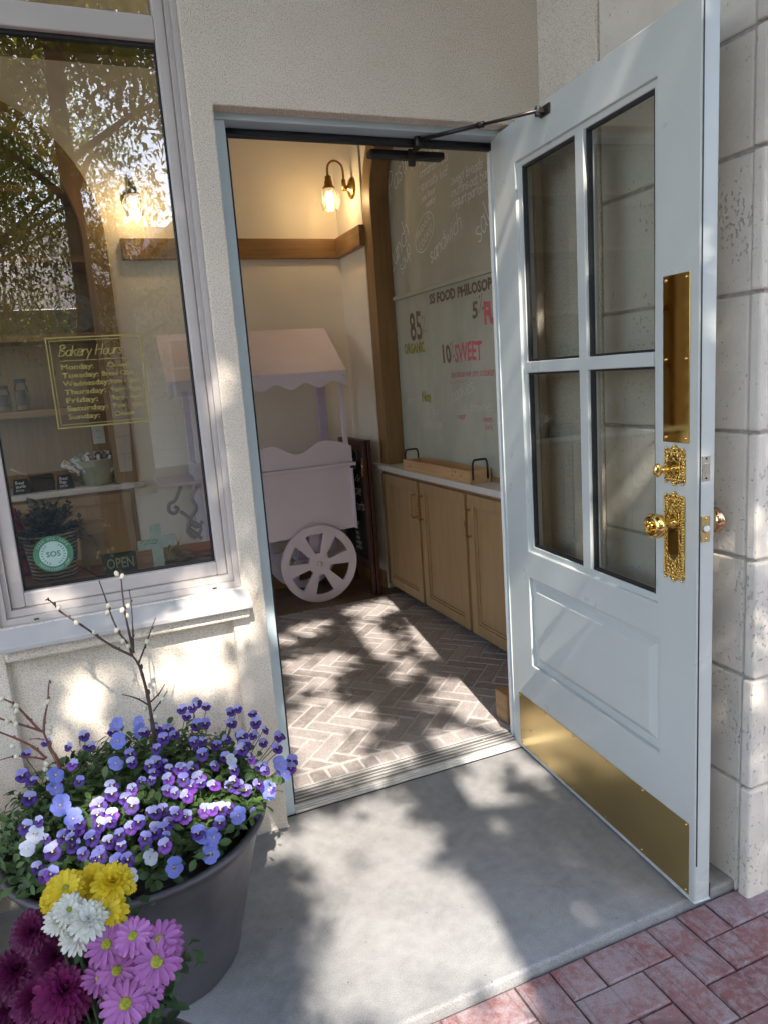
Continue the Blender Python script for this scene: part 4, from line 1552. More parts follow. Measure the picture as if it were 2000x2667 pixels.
W_("olive_writing", CHALKGR, put_text, "Non", BM(2.02, 1.165), .085, width=.12, bold=0.0042, shake=.022)
W_("faint_writing", CHALKDIM, put_hand, "cookies", BM(1.63, 1.165, 14), .045, .004, 0, .1, .1, 14)
W_("faint_writing", CHALKDIM, put_hand, "brownies", BM(1.42, 1.115, 2), .032, .003, 0, .1, .1, 15)
W_("faint_writing", CHALKDIM, put_hand, "local flour", BM(2.03, 1.08, 2), .028, .003, 0, .1, .1, 16)
W_("faint_writing", CHALKDIM, put_hand, "real butter", BM(2.02, 1.00, 2), .028, .003, 0, .1, .1, 17)
W_("faint_writing", CHALKDIM, put_hand, "grains", BM(2.24, 1.15, 2), .026, .003, 0, .1, .1, 18)

# serving tray on the counter
tr = thing("wooden_tray", "long pine tray with black metal handles on the counter", "tray", (1.243, 1.285, 0.808), R(0.5))
mb = MB()
L_, Wd, Hh, tk = 0.37, 0.058, 0.062, 0.010
mb.box(-Wd, Wd, -L_, L_, 0.0008, 0.010)
mb.box(-Wd, -Wd + tk, -L_, L_, 0.010, Hh); mb.box(Wd - tk, Wd, -L_, L_, 0.010, Hh)
mb.box(-Wd + tk, Wd - tk, -L_, -L_ + tk, 0.010, Hh - .0005); mb.box(-Wd + tk, Wd - tk, L_ - tk, L_, 0.010, Hh - .0005)
mb.build("tray_box", PINE, tr, bevel=0.002)
for sgn in (-1, 1):
    h = MB()
    yy = sgn * (L_ + .003)
    h.tube([(-.04, yy, .018), (-.04, yy, .085)] + smooth_path([(-.04, yy, .085), (-.035, yy, .105), (-.025, yy, .112), (.025, yy, .112), (.035, yy, .105), (.04, yy, .085)], 4)[1:] + [(.04, yy, .018)], .005, 8)
    h.build("handle", BLACKR, tr)
for (yy, zz) in ((-.20, .028), (-.235, .048), (-.29, .034), (.28, .03), (-.21, .052)):
    MB().ball((-Wd - .0002, yy, zz), .005, 7, 0, None, (.1, 1, 1)).build("knot", DARKW, tr)


# ================================================================== WALL SCONCES
def sconce(label, loc, rz):
    t = thing("wall_sconce", label, "wall lamp", loc, rz, "lit wall lamps")
    t.scale = (1.15, 1.15, 1.15)
    m = MB()                                            # local -y points out of the wall
    m.lathe([(.048, 0), (.048, .006), (.040, .014), (.018, .020), (.012, .032)], 28, 0, RX @ Matrix.Scale(1.12, 4, (0, 1, 0)))
    m.build("wall_plate", OLDBR, t)
    m = MB()
    m.tube([(0, -.045, -.012), (0, -.045, .04)], .011, 14)
    pts = [(0, -.045, .03), (0, -.045, .08), (0, -.052, .108), (0, -.072, .126), (0, -.098, .128), (0, -.120, .112), (0, -.128, .085), (0, -.128, .055)]
    m.tube(smooth_path(pts, 4), .0058, 10)
    m.tube([(0, -.012, .0), (0, -.045, .0)], .008, 10)
    m.build("arm", OLDBR, t)
    m = MB()
    m.lathe([(.010, .058), (.016, .052), (.017, .034), (.020, .030), (.022, .012), (.034, -.004), (.033, -.008), (.016, -.006)], 24, 0, Matrix.Translation((0, -.128, 0)))
    m.build("socket", OLDBR, t)
    m = MB()
    rib = lambda a, z: 1 + .055 * abs(math.cos(8 * a))
    m.shell([(.030, -.006), (.042, -.022), (.050, -.045), (.051, -.062), (.047, -.082), (.041, -.100), (.039, -.108)], 64, 0, Matrix.Translation((0, -.128, 0)), rib)
    m.shell([(.027, -.008), (.039, -.024), (.047, -.045), (.048, -.062), (.044, -.082), (.038, -.100), (.036, -.108)], 64, 0, Matrix.Translation((0, -.128, 0)), rib)
    m.build("glass_shade", LGLASS, t)
    m = MB()
    for k in range(5):
        a = 2 * math.pi * k / 5
        m.tube([(.009 * math.cos(a), -.128 + .009 * math.sin(a), -.022), (.010 * math.cos(a), -.128 + .010 * math.sin(a), -.082)], .0028, 6)
    m.build("bulb", BULB, t)
    ld = bpy.data.lights.new("bulb_light", 'POINT')
    ld.energy = 1.25
    ld.color = (1.0, 0.74, 0.42)
    ld.shadow_soft_size = 0.012
    lo = bpy.data.objects.new("bulb_light", ld)
    COL.objects.link(lo)
    lo.parent = t
    lo.location = (0, -.128, -.052)
    return t


sconce("lit brass wall lamp beside the oak arch right of the lilac cart", (1.2245, 2.225, 2.44), R(-90))
sconce("lit brass wall lamp on the back wall seen through the display window", (-0.012, 2.5295, 2.42), 0)

# ================================================================== LILAC CART
ct = thing("candy_cart", "lilac painted vendor cart with scalloped canopy and spoked wheel", "cart", (0.58, 2.25, 0.004))
OC = Matrix.Translation((-0.58, -2.25, -0.004))


def cart(mbx, name, mat=LILAC, parent=None, **k):
    return mbx.build(name, mat, parent or ct, **k)


FRX = frame((0, 0, 0), (1, 0, 0), (0, 0, 1))            # local (x, z) drawing plane, extrude towards -y


def panel(mbx, poly, y0, y1):                           # polygon in x,z between two y values
    mbx.prism(poly, -y1, -y0, 0, .5, OC @ FRX)


mb = MB()
x0, x1 = 0.13, 1.03
panel(mb, [(x0, .40), (x1 + .005, .43), (x1, .815), (x0, .815)], 2.10, 2.115)
mb.box(x0, x0 + .015, 2.1152, 2.45, .42, .815, 0, .5, OC); mb.box(x1 - .015, x1, 2.1152, 2.45, .43, .815, 0, .5, OC)
mb.box(x0, x1, 2.4502, 2.465, .42, .815, 0, .5, OC)
mb.box(x0 + .015, x1 - .015, 2.1152, 2.45, .43, .445, 0, .5, OC)
mb.box(x1 - .004, x1 + .012, 2.085, 2.0998, .425, .80, 0, .5, OC)
cart(mb, "cart_body", bevel=0.003)
mb = MB()
mb.box(-0.09, 1.06, 2.075, 2.475, .8155, .834, 0, .5, OC)
cart(mb, "cart_shelf", bevel=0.004)
# wavy front and side boards
wave = [(0.10, .835)]
N = 40
for i in range(N + 1):
    t = i / N
    xx = 0.10 + t * .945
    zz = .947 + .034 * math.cos(2 * math.pi * (xx - .87) / .32) if xx < .87 else .981 - .045 * ((xx - .87) / .17) ** 2
    if t < .04: zz -= (.04 - t) / .04 * .045
    wave.append((xx, zz))
wave.append((1.045, .835))
mb = MB()
panel(mb, wave, 2.098, 2.112)
for xx in (.12, 1.012):
    mb.box(xx, xx + .014, 2.1125, 2.45, .8345, .92, 0, .5, OC)
cart(mb, "wavy_board", bevel=0.002)
for (xx, yy, mt) in ((1.008, 2.118, LILAC), (0.125, 2.118, LILAC), (0.955, 2.40, LILACD), (0.125, 2.40, LILACD)):
    m = MB(); m.box(xx, xx + .026 + (.03 if yy > 2.3 else 0), yy, yy + .026, .8345, 1.42 if yy < 2.3 else 1.60, 0, .5, OC)
    cart(m, "post", mt, bevel=0.002)
# canopy: sloping roof board and scalloped valance
mb = MB()
cx0, cx1 = 0.0, 1.02
RFM = [(cx0 - .0, 2.0, 1.385), (cx1, 2.0, 1.385), (cx1 + .03, 2.44, 1.66), (cx0 + .02, 2.44, 1.66)]
mb.add(RFM + [(a, b + .008, c - .016) for a, b, c in RFM], [(0, 1, 2, 3), (7, 6, 5, 4), (0, 4, 5, 1), (1, 5, 6, 2), (2, 6, 7, 3), (3, 7, 4, 0)], 0, .5, OC)
cart(mb, "canopy", bevel=0.005)
vz = [(cx0 + .004, 1.377), (cx1 - .004, 1.377)]
M_ = 60
for i in range(M_ + 1):
    t = 1 - i / M_
    vz.append((cx0 + .004 + t * (cx1 - cx0 - .008), 1.312 - .018 * math.cos(t * math.pi * 2 * 6.0)))
mb = MB(); panel(mb, vz, 2.008, 2.020)
cart(mb, "valance", bevel=0.0015)
sc_ = MB()
for (xx, zz, yy) in ((1.0, 1.355, 2.007), (1.0, 1.34, 2.007), (1.022, .95, 2.097), (1.022, .92, 2.097), (1.022, .885, 2.097), (.02, 1.355, 2.007), (.115, .95, 2.097), (.115, .90, 2.097), (.775, .50, 2.099)):
    sc_.lathe([(.006, 0), (.004, .002), (1e-6, .0025)], 10, 0, OC @ Matrix.Translation((xx, yy, zz)) @ RX)
cart(sc_, "screw", WHITEP)


def wheel(xc, yc):
    m = MB()
    r = .237
    zc = r + .0045
    n = 6
    ring_o = r; ri = .190; rh = .068; sp_ = .026
    N = 72
    yA, yB = yc, yc + .018
    T = OC @ Matrix.Translation((xc, 0, zc)) @ FRX
    rot = R(66)
    segs = 12
    # rim
    def arcband(r0, r1, a0, a1, nn):
        vs, fs = [], []
        for i in range(nn + 1):
            a = a0 + (a1 - a0) * i / nn
            c, s = math.cos(a), math.sin(a)
            vs += [(r0 * c, r0 * s, -yA), (r1 * c, r1 * s, -yA), (r1 * c, r1 * s, -yB), (r0 * c, r0 * s, -yB)]
        for i in range(nn):
            b = i * 4
            fs += [(b, b + 1, b + 5, b + 4), (b + 1, b + 2, b + 6, b + 5), (b + 2, b + 3, b + 7, b + 6), (b + 3, b, b + 4, b + 7)]
        m.add(vs, fs, 0, .5, T)
    arcband(ri, ring_o, 0, 2 * math.pi, N)
    arcband(.001, rh, 0, 2 * math.pi, N // 2)
    for k in range(n):
        a = rot + 2 * math.pi * k / n
        d = Vector((math.cos(a), math.sin(a))); e_ = Vector((-d.y, d.x))
        w0, w1 = .020, .050
        w1 = .041
        p = [d * (rh - .004) - e_ * w0, d * (ri + .006) - e_ * w1, d * (ri + .006) + e_ * w1, d * (rh - .004) + e_ * w0]
        m.prism([(q.x, q.y) for q in p], -yB + .0006, -yA - .0006, 0, .5, T)
    o = cart(m, "wheel")
    h = MB(); h.lathe([(.017, 0), (.016, .006), (.009, .008), (.008, .013), (1e-6, .014)], 16, 0, OC @ Matrix.Translation((xc, yc - .0005, zc)) @ RX)
    h.build("hub_bolt", WHITEP, o)
    return o


wheel(0.775, 2.07)
wheel(0.775, 2.445)
mb = MB(); mb.tube([(.775, 2.09, .2415), (.775, 2.444, .2415)], .012, 10, 0, .5, OC)
cart(mb, "axle", LILACD)
for (lx0, lx1, yy, lz) in ((.17, .23, 2.12, 0), (.17, .23, 2.43, 0), (.735, .815, 2.12, .2), (.735, .815, 2.40, .2)):
    mb = MB(); mb.box(lx0, lx1, yy, yy + .022, lz, .43, 0, .5, OC)
    cart(mb, "cart_leg", LILACD, bevel=0.003)
sb = MB()                                               # scrollwork bracket under the left end of the shelf
for (pts) in ([(.02, 2.09, .81), (-.02, 2.09, .74), (-.055, 2.09, .72), (-.06, 2.09, .68), (-.03, 2.09, .665), (-.01, 2.09, .69), (-.03, 2.09, .70)],
              [(-.0, 2.09, .67), (.04, 2.09, .63), (.03, 2.09, .58), (.06, 2.09, .54), (.10, 2.09, .50)],
              [(.11, 2.09, .80), (.07, 2.09, .74), (.09, 2.09, .68), (.05, 2.09, .62), (.08, 2.09, .57), (.115, 2.09, .60)],
              [(.02, 2.09, .56), (.06, 2.09, .60), (.10, 2.09, .56), (.06, 2.09, .51), (.02, 2.09, .56)]):
    sb.tube(smooth_path(pts, 4), .010, 8, 0, .5, OC)
cart(sb, "scroll_bracket", simple("grey_lilac_scroll", (0.40, 0.36, 0.38), 0.5))

# sandwich board
sg = thing("sandwich_board", "dark framed folded chalkboard sign leaning beside the lilac cart", "sign", (1.10, 2.15, 0.004))
OS = Matrix.Translation((-1.10, -2.15, -0.004))
for dx in (0.0, 0.030):
    m = MB()
    m.box(1.082 + dx, 1.106 + dx, 2.005, 2.045, .006, .965, 0, .5, OS)
    m.box(1.082 + dx, 1.106 + dx, 2.405, 2.445, .006, .965, 0, .5, OS)
    m.box(1.083 + dx, 1.105 + dx, 2.0452, 2.4048, .90, .964, 0, .5, OS)
    m.box(1.083 + dx, 1.105 + dx, 2.0452, 2.4048, .16, .22, 0, .5, OS)
    fo = m.build("sign_frame", MAHOG, sg, bevel=0.003)
    m = MB(); m.box(1.090 + dx, 1.098 + dx, 2.046, 2.404, .221, .899, 0, .5, OS)
    m.build("sign_panel", BLACKB, fo)
m = MB()
def SMt(y, z, rot=0): return OS @ frame((1.0893, y, z), (0, -1, 0), (0, 0, 1)) @ Matrix.Rotation(R(rot), 4, 'Z')
put_line(m, [(0, 0), (.05, .06), (.02, .10)], SMt(2.18, .80), .005); put_line(m, [(0, 0), (.06, .05), (.04, .0), (.09, .03)], SMt(2.2, .70), .005)
put_hand(m, "hello", SMt(2.30, .76, 10), .04, .006, 0, .2, .1, 3)
put_hand(m, "pie", SMt(2.20, .62, 0), .04, .006, 0, .2, .1, 4)
put_hand(m, "tarts", SMt(2.20, .52, 5), .035, .005, 0, .2, .1, 5)
for i in range(6):
    put_hand(m, ["bread", "rolls", "soup", "salad", "cookies", "muffins"][i], SMt(2.26 + .0 * i, .42 - i * .032, 3), .017, .003, 0, .2, .1, 50 + i)
m.build("sign_writing", CHALK, sg)
m = MB()
m.tube([(1.08, 2.02, .86), (1.076, 2.02, .74)], .004, 6, 0, .5, OS); m.tube([(1.08, 2.025, .86), (1.076, 2.035, .74)], .004, 6, 0, .5, OS)
m.build("cord", OLDBR, sg)


# ================================================================== THINGS IN THE DISPLAY WINDOW
SH = 0.833                                              # top of the window shelf
bk = thing("wicker_basket", "woven wicker basket holding greenery in the display window corner", "basket", (-0.582, 0.215, SH))
m = MB()
m.shell([(.058, .001), (.062, .03), (.067, .07), (.072, .11), (.076, .128), (.072, .130), (.066, .10), (.055, .02)], 40, 0, None, lambda a, z: 1 + .02 * math.cos(20 * a))
m.lathe([(.001, .002), (.057, .003)], 30)
m.build("basket_weave", WICKER, bk)
m = MB()
pts = [(.076 * math.cos(2 * math.pi * i / 36), .076 * math.sin(2 * math.pi * i / 36), .128 + .002 * math.cos(i * 2.4)) for i in range(37)]
m.tube(pts, .005, 8)
m.build("rim", WICKER, bk)


def leafquad(mbx, p, d, up, L, Wd, mi=0, tint=.5, bend=.25, n=2):
    d = d.normalized()
    sd_ = d.cross(up)
    if sd_.length < 1e-4:
        sd_ = d.cross(Vector((1, .2, .1)))
    sd_.normalize()
    nn = sd_.cross(d)
    a = p + d * L * .45 - nn * L * .02
    b = p + d * L - nn * L * bend
    mbx.add([p, a + sd_ * Wd * .5 + nn * Wd * .12, b, a - sd_ * Wd * .5 + nn * Wd * .12, a], [(0, 4, 1), (0, 3, 4), (4, 2, 1), (4, 3, 2)], mi, tint, None, True)


gt = thing("foliage_arrangement", "bunch of dark green and grey leaves standing in the wicker basket", "plant", (-0.582, 0.215, SH + .11))
m = MB(); st_ = MB()
for i in range(95):
    a = rnd.uniform(0, 6.28); el = rnd.uniform(-.1, 1.4)
    d = Vector((math.cos(a) * math.cos(el), math.sin(a) * math.cos(el), math.sin(el)))
    if d.y < -.5: d.y *= .6
    L = rnd.uniform(.06, .115)
    st_.tube([(0, 0, -.05), d * L * .5 + Vector((0, 0, .01)), d * L], .0012, 5)
    for j in range(7):
        q = d * L * (j + 2) / 8
        leafquad(m, q, (d + Vector((rnd.uniform(-1, 1), rnd.uniform(-1, 1), rnd.uniform(-.4, 1)))), Vector((0, 0, 1)), rnd.uniform(.020, .040), .015, 0 if i % 3 else 1, rnd.random())
m.build("foliage", [MLEAF, m_leaf("grey_sage_leaf", (0.10, 0.12, 0.10), (0.22, 0.25, 0.22), .2)], gt)
st_.build("stem", TWIG, gt)
m = MB()
for i in range(16):
    a = rnd.uniform(0, 6.28); m.ball((rnd.uniform(-.02, .07), rnd.uniform(-.05, .05), rnd.uniform(.06, .11)), .0045, 6)
m.build("berry", DARKW, gt)

rd = thing("red_ornament", "small red patterned cone ornament at the left edge of the window", "ornament", (-0.668, 0.29, SH))
m = MB(); m.lathe([(.020, .0005), (.026, .02), (.027, .06), (.024, .11), (.016, .16), (.004, .20), (1e-5, .203)], 20)
m.build("cone", REDC, rd)
m = MB(); m.lathe([(.0275, .05), (.0278, .052), (.0272, .062)], 20); m.lathe([(.0262, .08), (.0262, .084)], 20); m.build("band", DARKW, rd)

cbd = thing("cutting_board", "pale wooden board leaning behind the wicker basket", "board", (-0.645, 0.36, SH))
m = MB(); m.box(-.06, .05, 0, .012, .0005, .17); m.build("board", PINE, cbd, bevel=0.004)
m = MB(); m.lathe([(.012, .0), (.012, .0016)], 16, 0, Matrix.Translation((0, -.0002, .145)) @ RX); m.build("hanging_hole", DARKW, cbd)

pb_ = thing("paper_bag", "brown paper bag standing right of the wicker basket", "bag", (-0.465, 0.29, SH))
m = MB()
m.add([(-.042, -.025, .001), (.042, -.025, .001), (.042, .025, .001), (-.042, .025, .001), (-.040, -.022, .10), (.040, -.022, .10), (.040, .022, .10), (-.040, .022, .10), (-.041, -.006, .135), (.041, -.004, .137), (.041, .006, .137), (-.041, .006, .135)],
      [(0, 1, 5, 4), (1, 2, 6, 5), (2, 3, 7, 6), (3, 0, 4, 7), (4, 5, 9, 8), (5, 6, 10, 9), (6, 7, 11, 10), (7, 4, 8, 11), (8, 9, 10, 11)])
m.build("bag_body", KRAFT, pb_, bevel=0.002)
m = MB(); m.box(-.0415, .0415, -.0085, .0075, .130, .141); m.build("folded_top", KRAFT, pb_, bevel=0.002)

op = thing("open_sign", "dark green OPEN plaque standing on the window shelf", "sign", (-0.405, 0.115, SH), R(-3))
RT = Matrix.Rotation(R(-9), 4, 'X')
m = MB(); m.box(-.046, .046, 0, .008, .001, .060, 0, .5, RT); m.build("plaque", DGREEN, op, bevel=0.0025)
m = MB()
put_text(m, "OPEN", RT @ frame((-.037, -.0008, .016), (1, 0, 0), (0, 0, 1)), .042, width=.074, bold=.0006)
m.build("lettering", OLIVEL, op)
m = MB(); m.box(-.03, .03, .02, .026, .0, .045); m.build("stand", DGREEN, op)

cr = thing("glass_cross", "frosted mint glass cross with etched lines in the window", "ornament", (-0.297, 0.125, SH), R(-4))
m = MB()
poly = [(-.016, .001), (.016, .001), (.016, .058), (.052, .063), (.052, .092), (.016, .090), (.016, .128), (-.016, .126), (-.016, .087), (-.054, .082), (-.054, .054), (-.016, .057)]
m.prism(poly, -.004, .004, 0, .5, RX)
m.build("cross", MINTG, cr, bevel=0.0015)
m = MB()
for i in range(3):
    put_hand(m, ["god is our refuge", "and strength", "in the house"][i], frame((-.046 + .01 * i, -.0046, .079 - i * .0085), (1, 0, 0), (0, 0, 1)), .0040, .0006, 0, .2, .05, 60 + i, .1) if i < 2 else None
m.build("etched_writing", STKGREEN, cr)

dg = thing("dried_grass_bunch", "golden dried grass tuft lying beside the glass cross", "dried plant", (-0.24, 0.16, SH))
m = MB()
for i in range(220):
    a = rnd.gauss(.6, .9); el = rnd.uniform(.05, 1.2)
    d = Vector((math.cos(a) * math.cos(el), math.sin(a) * math.cos(el) * .5, math.sin(el)))
    leafquad(m, Vector((rnd.uniform(-.05, .01), rnd.uniform(-.02, .02), .001)), d, Vector((0, 0, 1)), rnd.uniform(.04, .10), .0026, 0, rnd.random(), .3)
m.build("blades", DRYG, dg)
m = MB(); m.tube([(-.055, 0, .006), (.01, .0, .007)], .006, 8); m.build("stem_bundle", KRAFT, dg)

ds = thing("terracotta_dish", "orange terracotta dish at the right end of the window shelf", "dish", (-0.155, 0.20, SH))
m = MB(); m.lathe([(.030, .0005), (.034, .002), (.052, .016), (.055, .022), (.052, .023), (.044, .016), (.02, .007), (.001, .006)], 36)
m.build("dish", TERRA, ds)
m = MB(); m.lathe([(.0555, .0195), (.057, .0215), (.0555, .0238), (.052, .0242)], 36); m.build("rim", TERRA, ds)

# ------------------------------------------------------------------ things on the left counter and shelves
CT = 0.819


def price_sign(label, x, y, lines, tilt, seed):
    t = thing("price_sign", label, "price sign", (x, y, CT), 0, "black price signs on the stone counter")
    m = MB()
    m.add([(-.048, -.03, .0005), (.048, -.03, .0005), (.036, .0, .085), (-.036, .0, .085), (-.048, .03, .0005), (.048, .03, .0005)], [(0, 1, 2, 3), (5, 4, 3, 2), (0, 3, 4), (1, 5, 2), (0, 4, 5, 1)])
    m.build("card", BLACKB, t, bevel=0.001)
    m = MB()
    M = frame((-.034, -.0305 + .0, .0), (1, 0, 0), (0, .335, .942))
    for i, l_ in enumerate(lines):
        put_hand(m, l_, M @ Matrix.Translation((.006, .060 - i * .021, .0012)), .0098, .0018, 0, .05, .1, seed + i, .2) if not l_.startswith('$') else put_text(m, l_, M @ Matrix.Translation((.004, .060 - i * .021, .0012)), .015)
    m.build("chalk_writing", CHALK, t)


price_sign("black price sign reading Bread Spurtle at the left end of the counter", -0.805, 2.545, ["Bread", "spurtle", "$10.00"], 0, 70)
price_sign("black price sign reading Bread Bags beside the sage bowl", -0.575, 2.54, ["Bread", "Bags", "$30.00"], 0, 80)

bx = thing("wooden_box", "small dark wooden box between the two price signs", "box", (-0.70, 2.60, CT), R(12))
m = MB(); m.box(-.06, .06, -.045, .045, .0005, .075); m.build("box_body", DARKW, bx, bevel=0.003)
m = MB(); m.box(-.062, .062, -.047, .047, .0755, .090); m.build("lid", DARKW, bx, bevel=0.003)
m = MB(); m.tube([(-.08, -.05, .10), (-.12, -.03, .125), (-.155, -.02, .15)], [.007, .005, .011], 8); m.build("spurtle", PINE, bx)

bw = thing("sage_bowl", "oval sage green ceramic bowl full of rolled bread bags", "bowl", (-0.395, 2.60, CT))
m = MB()
TT = Matrix.Diagonal((1.25, .85, 1, 1))
m.lathe([(.062, .0005), (.066, .004), (.070, .05), (.085, .10), (.105, .142), (.108, .148), (.104, .149), (.080, .10), (.06, .03), (.001, .02)], 40, 0, TT)
m.build("bowl", SAGE, bw)
m = MB(); m.lathe([(.1065, .1435), (.111, .147), (.1065, .1512), (.102, .149)], 40, 0, TT); m.build("rim", SAGE, bw)
CLM = [m_cloth("flowered_linen", 'flower'), m_cloth("leaf_print_linen", 'leafy'), m_cloth("plum_print_linen", 'plum')]
rolls = [(-.10, -.02, .17, -65, 0), (-.055, -.03, .19, -45, 1), (-.02, -.02, .215, -20, 0), (.015, -.01, .23, 5, 2), (.05, -.03, .20, 30, 2), (.085, -.02, .18, 55, 1), (-.03, .03, .21, -35, 1), (.04, .035, .23, 18, 0)]
rl = ["flower print bag tipped furthest left in the sage bowl", "leaf print bag second from left in the sage bowl", "flower print bag left of the middle of the sage bowl", "plum print bag standing tallest in the sage bowl", "plum print bag right of the tallest in the sage bowl", "leaf print bag tipped furthest right in the sage bowl", "leaf print bag behind the flower print bag", "flower print bag behind the plum print bags"]
for i, (x, y, z, ang, mi) in enumerate(rolls):
    t = thing("rolled_bag", "rolled " + rl[i], "bread bag", (-0.395 + x * .8, 2.60 + y, CT + .07), 0, "rolled bread bags in the bowl")
    Mx = Matrix.Rotation(R(ang * .8), 4, 'Y')
    m = MB()
    m.lathe([(.001, 0), (.020, .001), (.023, .02), (.024, .08), (.025, .125), (.021, .130), (.019, .118), (.014, .128), (.010, .12), (.002, .126)], 14, 0, Mx, lambda a, z: 1 + .07 * math.sin(3 * a + z * 30))
    m.build("roll", CLM[mi], t)
    m = MB(); m.box(-.008, .008, -.0262, -.0245, .05, .11, 0, .5, Mx); m.build("paper_tag", WHITEP, t)

tw = thing("striped_towel", "black and white striped cloth hanging right of the sage bowl", "towel", (-0.275, 2.60, CT))
m = MB()
vs, fs = [], []
for i in range(9):
    for j in range(9):
        u, v = i / 8, j / 8
        vs.append((-.05 + .10 * u * (1 - .35 * v) + .05 * (1 - v) + .045 * v, -.02 + .014 * math.sin(u * 9 + v * 2) - .03 * v, .004 + .21 * (1 - v)))
for i in range(8):
    for j in range(8):
        a = i * 9 + j
        fs.append((a, a + 1, a + 10, a + 9))
m.add(vs, fs, 0, .5, None, True)
o = m.build("cloth", m_cloth("striped_linen", 'stripe'), tw)
sm2 = o.modifiers.new("thick", 'SOLIDIFY'); sm2.thickness = .006
m = MB(); m.box(-.01, .02, -.052, -.040, .15, .18); m.build("paper_tag", WHITEP, tw)

ou = thing("wall_outlet", "white wall outlet plate above the sage bowl", "outlet", (-0.35, 2.9145, 1.10))
m = MB(); m.box(-.036, .036, -.005, .0, -.06, .06); m.build("plate", WHITEP, ou, bevel=0.002)
m = MB()
for zz in (-.022, .022):
    for xx in (-.007, .007):
        m.box(xx - .0015, xx + .0015, -.0058, -.0051, zz - .004, zz + .005)
m.build("slot", BLACKR, ou)
ou2 = thing("wall_outlet", "white wall outlet plate behind the lilac cart posts", "outlet", (0.245, 2.5290, 1.12))
m = MB(); m.box(-.036, .036, -.005, .0, -.06, .06); m.build("plate", WHITEP, ou2, bevel=0.002)
m = MB()
for zz in (-.022, .022):
    for xx in (-.007, .007):
        m.box(xx - .0015, xx + .0015, -.0058, -.0051, zz - .004, zz + .005)
m.build("slot", BLACKR, ou2)

for (x, h, lab) in ((-0.735, .17, "glass jar with a black lid and printed label on the lower shelf"), (-0.83, .14, "short glass jar beside the tall labelled jar")):
    t = thing("glass_jar", lab, "jar", (x, 2.64, 1.2835))
    m = MB(); m.lathe([(.034, .001), (.036, .01), (.036, h * .8), (.028, h * .88), (.028, h)], 24); m.build("jar", CGLASS, t)
    m = MB(); m.lathe([(.030, h - .012), (.031, h - .01), (.031, h + .006), (.029, h + .009), (.001, h + .009)], 24); m.build("lid", BLACKR, t)
    m = MB(); m.lathe([(.001, .004), (.034, .005), (.034, h * .62), (.001, h * .64)], 20); m.build("filling", KRAFT, t)
    m = MB()
    for k in range(8):
        a0, a1 = R(230 + k * 10), R(240 + k * 10)
        m.add([(.0368 * math.cos(a0), .0368 * math.sin(a0), .03), (.0368 * math.cos(a1), .0368 * math.sin(a1), .03), (.0368 * math.cos(a1), .0368 * math.sin(a1), h * .7), (.0368 * math.cos(a0), .0368 * math.sin(a0), h * .7)], [(0, 1, 2, 3)])
    m.build("label", DARKW, t)

pq = thing("carved_plaque", "round carved wooden tree plaque leaning on the middle shelf", "plaque", (-0.385, 2.70, 1.704))
m = MB()
T = Matrix.Translation((0, 0, .118)) @ Matrix.Rotation(R(-10), 4, 'X') @ RX
m.lathe([(.116, 0), (.118, .004), (.118, .016), (.112, .018), (.106, .014), (.001, .014)], 48, 0, T)
m.build("disc", CARVED, pq)
m = MB()
def branch(p, a, L, d):
    q = (p[0] + L * math.cos(a), p[1] + L * math.sin(a))
    if q[0] ** 2 + q[1] ** 2 > .0098: return
    m.tube([(p[0], p[1], .0145), (q[0], q[1], .0150)], .0016 + .001 * d, 5, 0, .5, T)
    if d > 0:
        for s_ in (-1, 0, 1):
            branch(q, a + s_ * .55 + rnd.uniform(-.15, .15), L * .72, d - 1)
branch((0, -.085), R(90), .05, 4)
for s_ in (-1, 1):
    m.tube([(0, -.085, .0145), (s_ * .035, -.093, .0145)], .003, 5, 0, .5, T)
m.build("carved_tree", KRAFT, pq)

# ================================================================== PLANTERS
def planter(label, x, y, grp="dark planter barrels along the wall"):
    t = thing("planter_pot", label, "planter", (x, y, 0.0), 0, grp)
    m = MB()
    rb = lambda a, z: 1 + (.016 * abs(math.cos(6 * a)) * min(1, (.33 - z) * 8) if z < .33 else 0)
    m.shell([(.195, .001), (.200, .012), (.208, .05), (.235, .16), (.262, .27), (.280, .325), (.288, .348), (.298, .353), (.300, .362), (.292, .366), (.280, .36), (.268, .32), (.25, .27)], 60, 0, None, rb)
    m.lathe([(.001, .0015), (.196, .002)], 40)
    m.build("pot", POTM, t)
    m = MB()
    m.lathe([(.262, .300), (.15, .315), (.001, .325)], 40)
    m.build("soil", SOIL, t)
    return t


PCX, PCY = -0.46, -0.40
planter("mottled dark resin planter full of violas beside the doorway", PCX, PCY)
planter("dark resin planter mostly beyond the left edge of the view", -1.165, -0.42)

ELC = Vector((PCX, PCY, 0.35)); ELR = Vector((0.36, 0.33, 0.20))


def dome(px, py):
    d = ray(px, py)
    o = CAM - ELC
    a = sum((d[i] / ELR[i]) ** 2 for i in range(3)); b = 2 * sum(o[i] * d[i] / ELR[i] ** 2 for i in range(3)); c = sum((o[i] / ELR[i]) ** 2 for i in range(3)) - 1
    disc_ = b * b - 4 * a * c
    if disc_ > 0:
        t = (-b - math.sqrt(disc_)) / (2 * a)
    else:
        t = -b / (2 * a)
    P = CAM + d * t
    nn = Vector(((P[i] - ELC[i]) / ELR[i] ** 2 for i in range(3))).normalized()
    return P, nn


